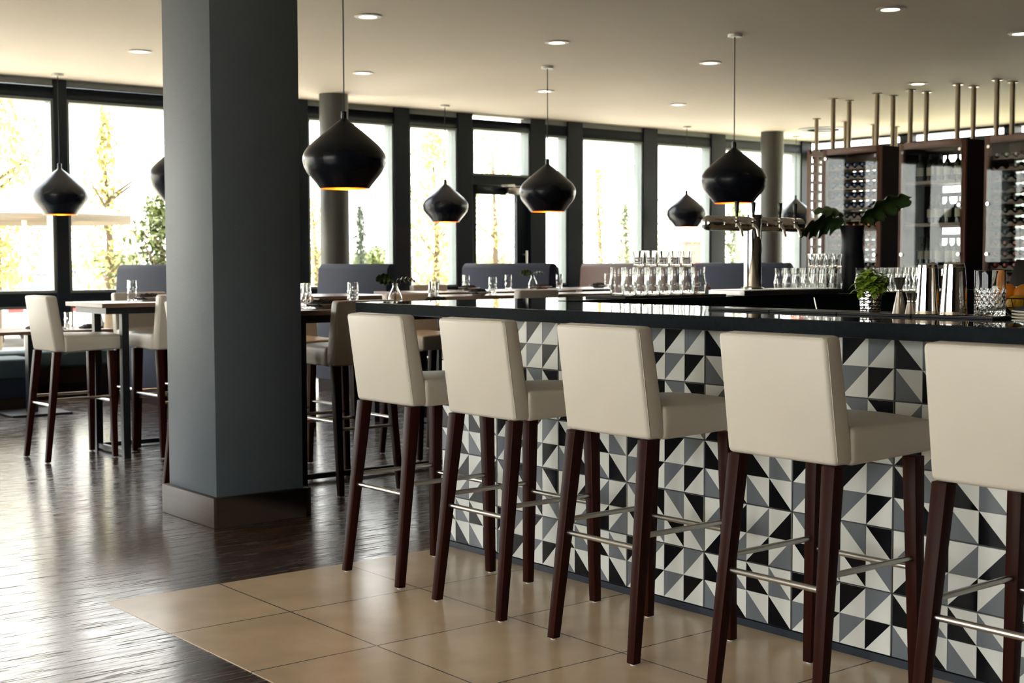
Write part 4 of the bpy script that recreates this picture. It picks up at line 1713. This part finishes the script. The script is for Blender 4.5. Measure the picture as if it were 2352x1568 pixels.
tree('young_tree', 'yellow-green leafy tree outside the window at the far left edge', ax(-10, 21.5), 21.5, 4.2, 1.35, 'tree_leaf_yellow', 1300, 'round', seed=3, cz=0.3)
tree('young_tree', 'slim yellow-green tree outside, between the far left post and the pillar', ax(248, 19.5), 19.5, 3.8, 0.65, 'tree_leaf_yellow', 380, 'cone', seed=4, cz=0.28)
tree('shrub', 'green bush outside at the left side of the pillar', ax(372, 18), 18, 2.5, 0.7, 'tree_leaf_green', 900, 'round', seed=5, cz=0.05)
tree('cypress_tree', 'narrow dark cypress outside the window right of the left round column', ax(829, 45), 45, 3.75, 0.36, 'tree_leaf_dark', 700, 'column', 0.06, 0.12, 6, 0.22)
tree('young_tree', 'yellow leafy tree outside the window left of the glass door', ax(1000, 21), 21, 4.0, 1.0, 'tree_leaf_yellow', 850, 'round', seed=7, cz=0.2)
tree('young_tree', 'thin yellow tree outside the glass door', ax(1135, 22), 22, 4.4, 0.95, 'tree_leaf_yellow', 420, 'round', seed=8, cz=0.25)
tree('young_tree', 'sparse tree outside the window right of the glass door', ax(1375, 24), 24, 3.8, 0.75, 'tree_leaf_yellow', 380, 'cone', seed=9, cz=0.1)
tree('conifer', 'grey-green conifer outside, left of the slatted screen', ax(1436, 30), 30, 3.3, 0.6, 'tree_leaf_green', 420, 'cone', seed=10, cz=0.05)
tree('young_tree', 'pale green tree outside the window left of the beer taps', ax(1540, 27), 27, 3.9, 0.7, 'tree_leaf_yellow', 480, 'round', seed=11, cz=0.1)
tree('shrub', 'green bush outside the window behind the tap tower', ax(1690, 22), 22, 2.9, 0.6, 'tree_leaf_green', 620, 'round', seed=12, cz=0.05)
tree('shrub', 'green bush outside the window left of the lattice rack', ax(1826, 24), 24, 2.6, 0.7, 'tree_leaf_green', 520, 'round', seed=13, cz=0.05)
tree('young_tree', 'reddish young tree outside, left of the left round column', ax(724, 26), 26, 3.0, 0.5, 'tree_leaf_yellow', 320, 'round', seed=14, cz=0.1)
for i, (px, Y, w, h_) in enumerate(((870, 80, 7, 2.6), (1480, 95, 14, 2.8), (600, 95, 14, 2.6), (250, 90, 10, 2.4))):
    tree('distant_tree', ('low hazy clump of trees on the horizon right of the cypress', 'low hazy tree line on the horizon left of the taps', 'low hazy tree line behind the pillar', 'low hazy trees beyond the parked cars at left')[i], ax(px, Y), Y, h_, w*0.35, 'tree_leaf_green', 420, 'round', 0.12, 0.05, 20+i, 0.7)
m = MB()
vs, fs = [], []
nh = 60
for k in range(nh+1):
    x = -150+k*6
    z = 2.0+1.6*math.sin(k*0.31)+1.0*math.sin(k*0.9)
    vs += [(x, 200, -1), (x, 200, z), (x, 240, -1)]
for k in range(nh):
    a = k*3
    fs += [(a, a+3, a+4, a+1), (a+1, a+4, a+5, a+2)]
m.add(vs, fs, None, True)
tag(m.build('hills', 'hill'), kind='structure')

# garden parasol
ps = thing('garden_parasol', 'white garden parasol outside the far left windows', 'parasol', (ax(60, 17.6), 17.6, GZ))
m = MB()
pr8 = 8
rim = [(1.42*math.cos(2*PI*i/8), 1.42*math.sin(2*PI*i/8), 2.20) for i in range(8)]
mid = [(0.75*math.cos(2*PI*i/8), 0.75*math.sin(2*PI*i/8), 2.40) for i in range(8)]
vs = rim+mid+[(0, 0, 2.60)]+[(x, y, z-0.09) for x, y, z in rim]
fs = [(i, (i+1) % 8, 8+(i+1) % 8, 8+i) for i in range(8)]+[(8+i, 8+(i+1) % 8, 16) for i in range(8)]+[(17+i, 17+(i+1) % 8, (i+1) % 8, i) for i in range(8)]
m.add(vs, fs)
cn = m.build('canopy', 'parasol_cloth', ps)
mod_ = cn.modifiers.new('thick', 'SOLIDIFY')
mod_.thickness = 0.006
MB().rod((0, 0, 0.0), (0, 0, 2.6), 0.03, n=14).build('pole', 'white_metal', ps)
for i in range(8):
    MB().rod((0, 0, 2.50), tuple(Vector(rim[i])*0.97+Vector((0, 0, 0.02))), 0.011, n=6).build('rib', 'white_metal', ps)
MB().box(-0.3, 0.3, -0.3, 0.3, 0, 0.08).build('base', 'asphalt', ps)


def car(lab, x, y, rz, paint):
    t = thing('parked_car', lab, 'car', (x, y, GZ), rz, 'cars parked outside')
    body = [(-2.15, 0.32), (-2.2, 0.62), (-2.1, 0.86), (-1.25, 0.95), (1.55, 0.98), (2.05, 0.95), (2.15, 0.7), (2.12, 0.32)]
    m_ = MB()
    m_.prism(body, 'y', -0.86, 0.86, False)
    m_.build('body', paint, t, bevel=0.07, seg=3)
    m_ = MB()
    lo = [(-1.2, -0.80, 0.93), (1.75, -0.80, 0.95), (1.75, 0.80, 0.95), (-1.2, 0.80, 0.93)]
    hi = [(-0.35, -0.62, 1.43), (1.15, -0.62, 1.43), (1.15, 0.62, 1.43), (-0.35, 0.62, 1.43)]
    m_.hexa(lo, hi)
    m_.build('windows', 'car_glass', t, bevel=0.04, seg=2)
    m_ = MB()
    m_.hexa([(-0.42, -0.66, 1.40), (1.22, -0.66, 1.40), (1.22, 0.66, 1.40), (-0.42, 0.66, 1.40)], [(-0.25, -0.58, 1.475), (1.0, -0.58, 1.475), (1.0, 0.58, 1.475), (-0.25, 0.58, 1.475)])
    m_.build('roof', paint, t, bevel=0.03, seg=2)
    for sx in (-1.35, 1.32):
        for sy in (-1, 1):
            MB().rod((sx, sy*0.68, 0.32), (sx, sy*0.88, 0.32), 0.32, n=24).build('wheel', 'tyre', t)
    for sy in (-1, 1):
        MB().box(2.10, 2.17, sy*0.62-0.16, sy*0.62+0.16, 0.68, 0.84).build('tail_lamp', 'tail_lamp', t, bevel=0.01)
    return t


for px, Y, rz, pt, lab in ((25, 28, -1.57, 'car_silver', 'silver car parked outside the far left window'),
                           (95, 36, 0.1, 'car_blue', 'dark blue car parked behind the silver one at far left'),
                           (255, 30, -1.57, 'car_white', 'white car parked outside just left of the pillar'),
                           (985, 25, 0.4, 'car_silver', 'silver car outside the window left of the glass door'),
                           (1030, 31, 0.1, 'car_red', 'red car further back outside the window left of the glass door'),
                           (960, 38, 0.0, 'car_white', 'white car furthest back outside the window left of the glass door')):
    car(lab, ax(px, Y), Y, rz, paint=pt)

ss = thing('slatted_screen', 'tall slatted screen outside, left of the post by the beer taps', 'screen', (ax(1482, 17), 17.0, GZ))
for i in range(26):
    MB().box(-0.22, 0.22, -0.03, 0.03, 0.5+i*0.14, 0.57+i*0.14).build('slat', 'screen_slat', ss)
for sx in (-1, 1):
    MB().box(sx*0.23-0.02, sx*0.23+0.02, -0.04, 0.04, 0, 4.2).build('post', 'screen_slat', ss)
rb = thing('red_kiosk', 'reddish kiosk wall outside the window left of the beer taps', 'kiosk', (ax(1572, 34), 34, GZ))
MB().box(-0.45, 0.45, -0.4, 0.4, 0, 2.3).build('wall', 'red_panel', rb)
MB().box(-0.55, 0.55, -0.5, 0.5, 2.3, 2.42).build('roof', 'screen_slat', rb)

# ================================================================ LIGHT
w = bpy.data.worlds.new('sky')
scene.world = w
w.use_nodes = True
nt = w.node_tree
bgn = nt.nodes['Background']
tc = N(nt, 'ShaderNodeTexCoord')
sx = N(nt, 'ShaderNodeSeparateXYZ')
nt.links.new(tc.outputs['Generated'], sx.inputs['Vector'])
cr = N(nt, 'ShaderNodeValToRGB')
cr.color_ramp.elements[0].position = 0.0
cr.color_ramp.elements[0].color = (1.0, 0.97, 0.915, 1)
cr.color_ramp.elements[1].position = 0.6
cr.color_ramp.elements[1].color = (0.95, 0.97, 1.0, 1)
nt.links.new(sx.outputs['Z'], cr.inputs['Fac'])
nt.links.new(cr.outputs['Color'], bgn.inputs['Color'])
bgn.inputs['Strength'].default_value = 7.0

sd = bpy.data.lights.new('sun', 'SUN')
sd.energy = 24.0
sd.angle = math.radians(2)
sd.color = (1.0, 0.93, 0.80)
so = bpy.data.objects.new('sun', sd)
COL.objects.link(so)
so.rotation_euler = Vector((0.12, -0.22, -1.0)).to_track_quat('-Z', 'Y').to_euler()


def portal(loc, rot, sx_, sy_):
    l = bpy.data.lights.new('daylight_portal', 'AREA')
    l.shape = 'RECTANGLE'
    l.size, l.size_y = sx_, sy_
    l.cycles.is_portal = True
    o_ = bpy.data.objects.new('daylight_portal', l)
    COL.objects.link(o_)
    o_.location = loc
    o_.rotation_euler = rot


portal(((XL+XR)/2, YW+0.25, CZ/2), (-PI/2, 0, 0), XR-XL, CZ)
portal((XL-0.25, (YLS+YLE)/2, CZ/2), (PI/2, 0, -PI/2), YLE-YLS, CZ)
portal((XR+0.25, (YS+YW)/2, CZ/2), (PI/2, 0, PI/2), YW-YS, CZ)

vs_ = scene.view_settings
vs_.view_transform = 'Standard'
vs_.look = 'None'
vs_.exposure = 0.5
vs_.gamma = 1.0
vs_.use_curve_mapping = False
cy_ = scene.cycles
cy_.use_denoising = True
cy_.caustics_reflective = False
cy_.caustics_refractive = False
cy_.max_bounces = 14
cy_.transmission_bounces = 14
cy_.transparent_max_bounces = 24
cy_.sample_clamp_indirect = 6.0
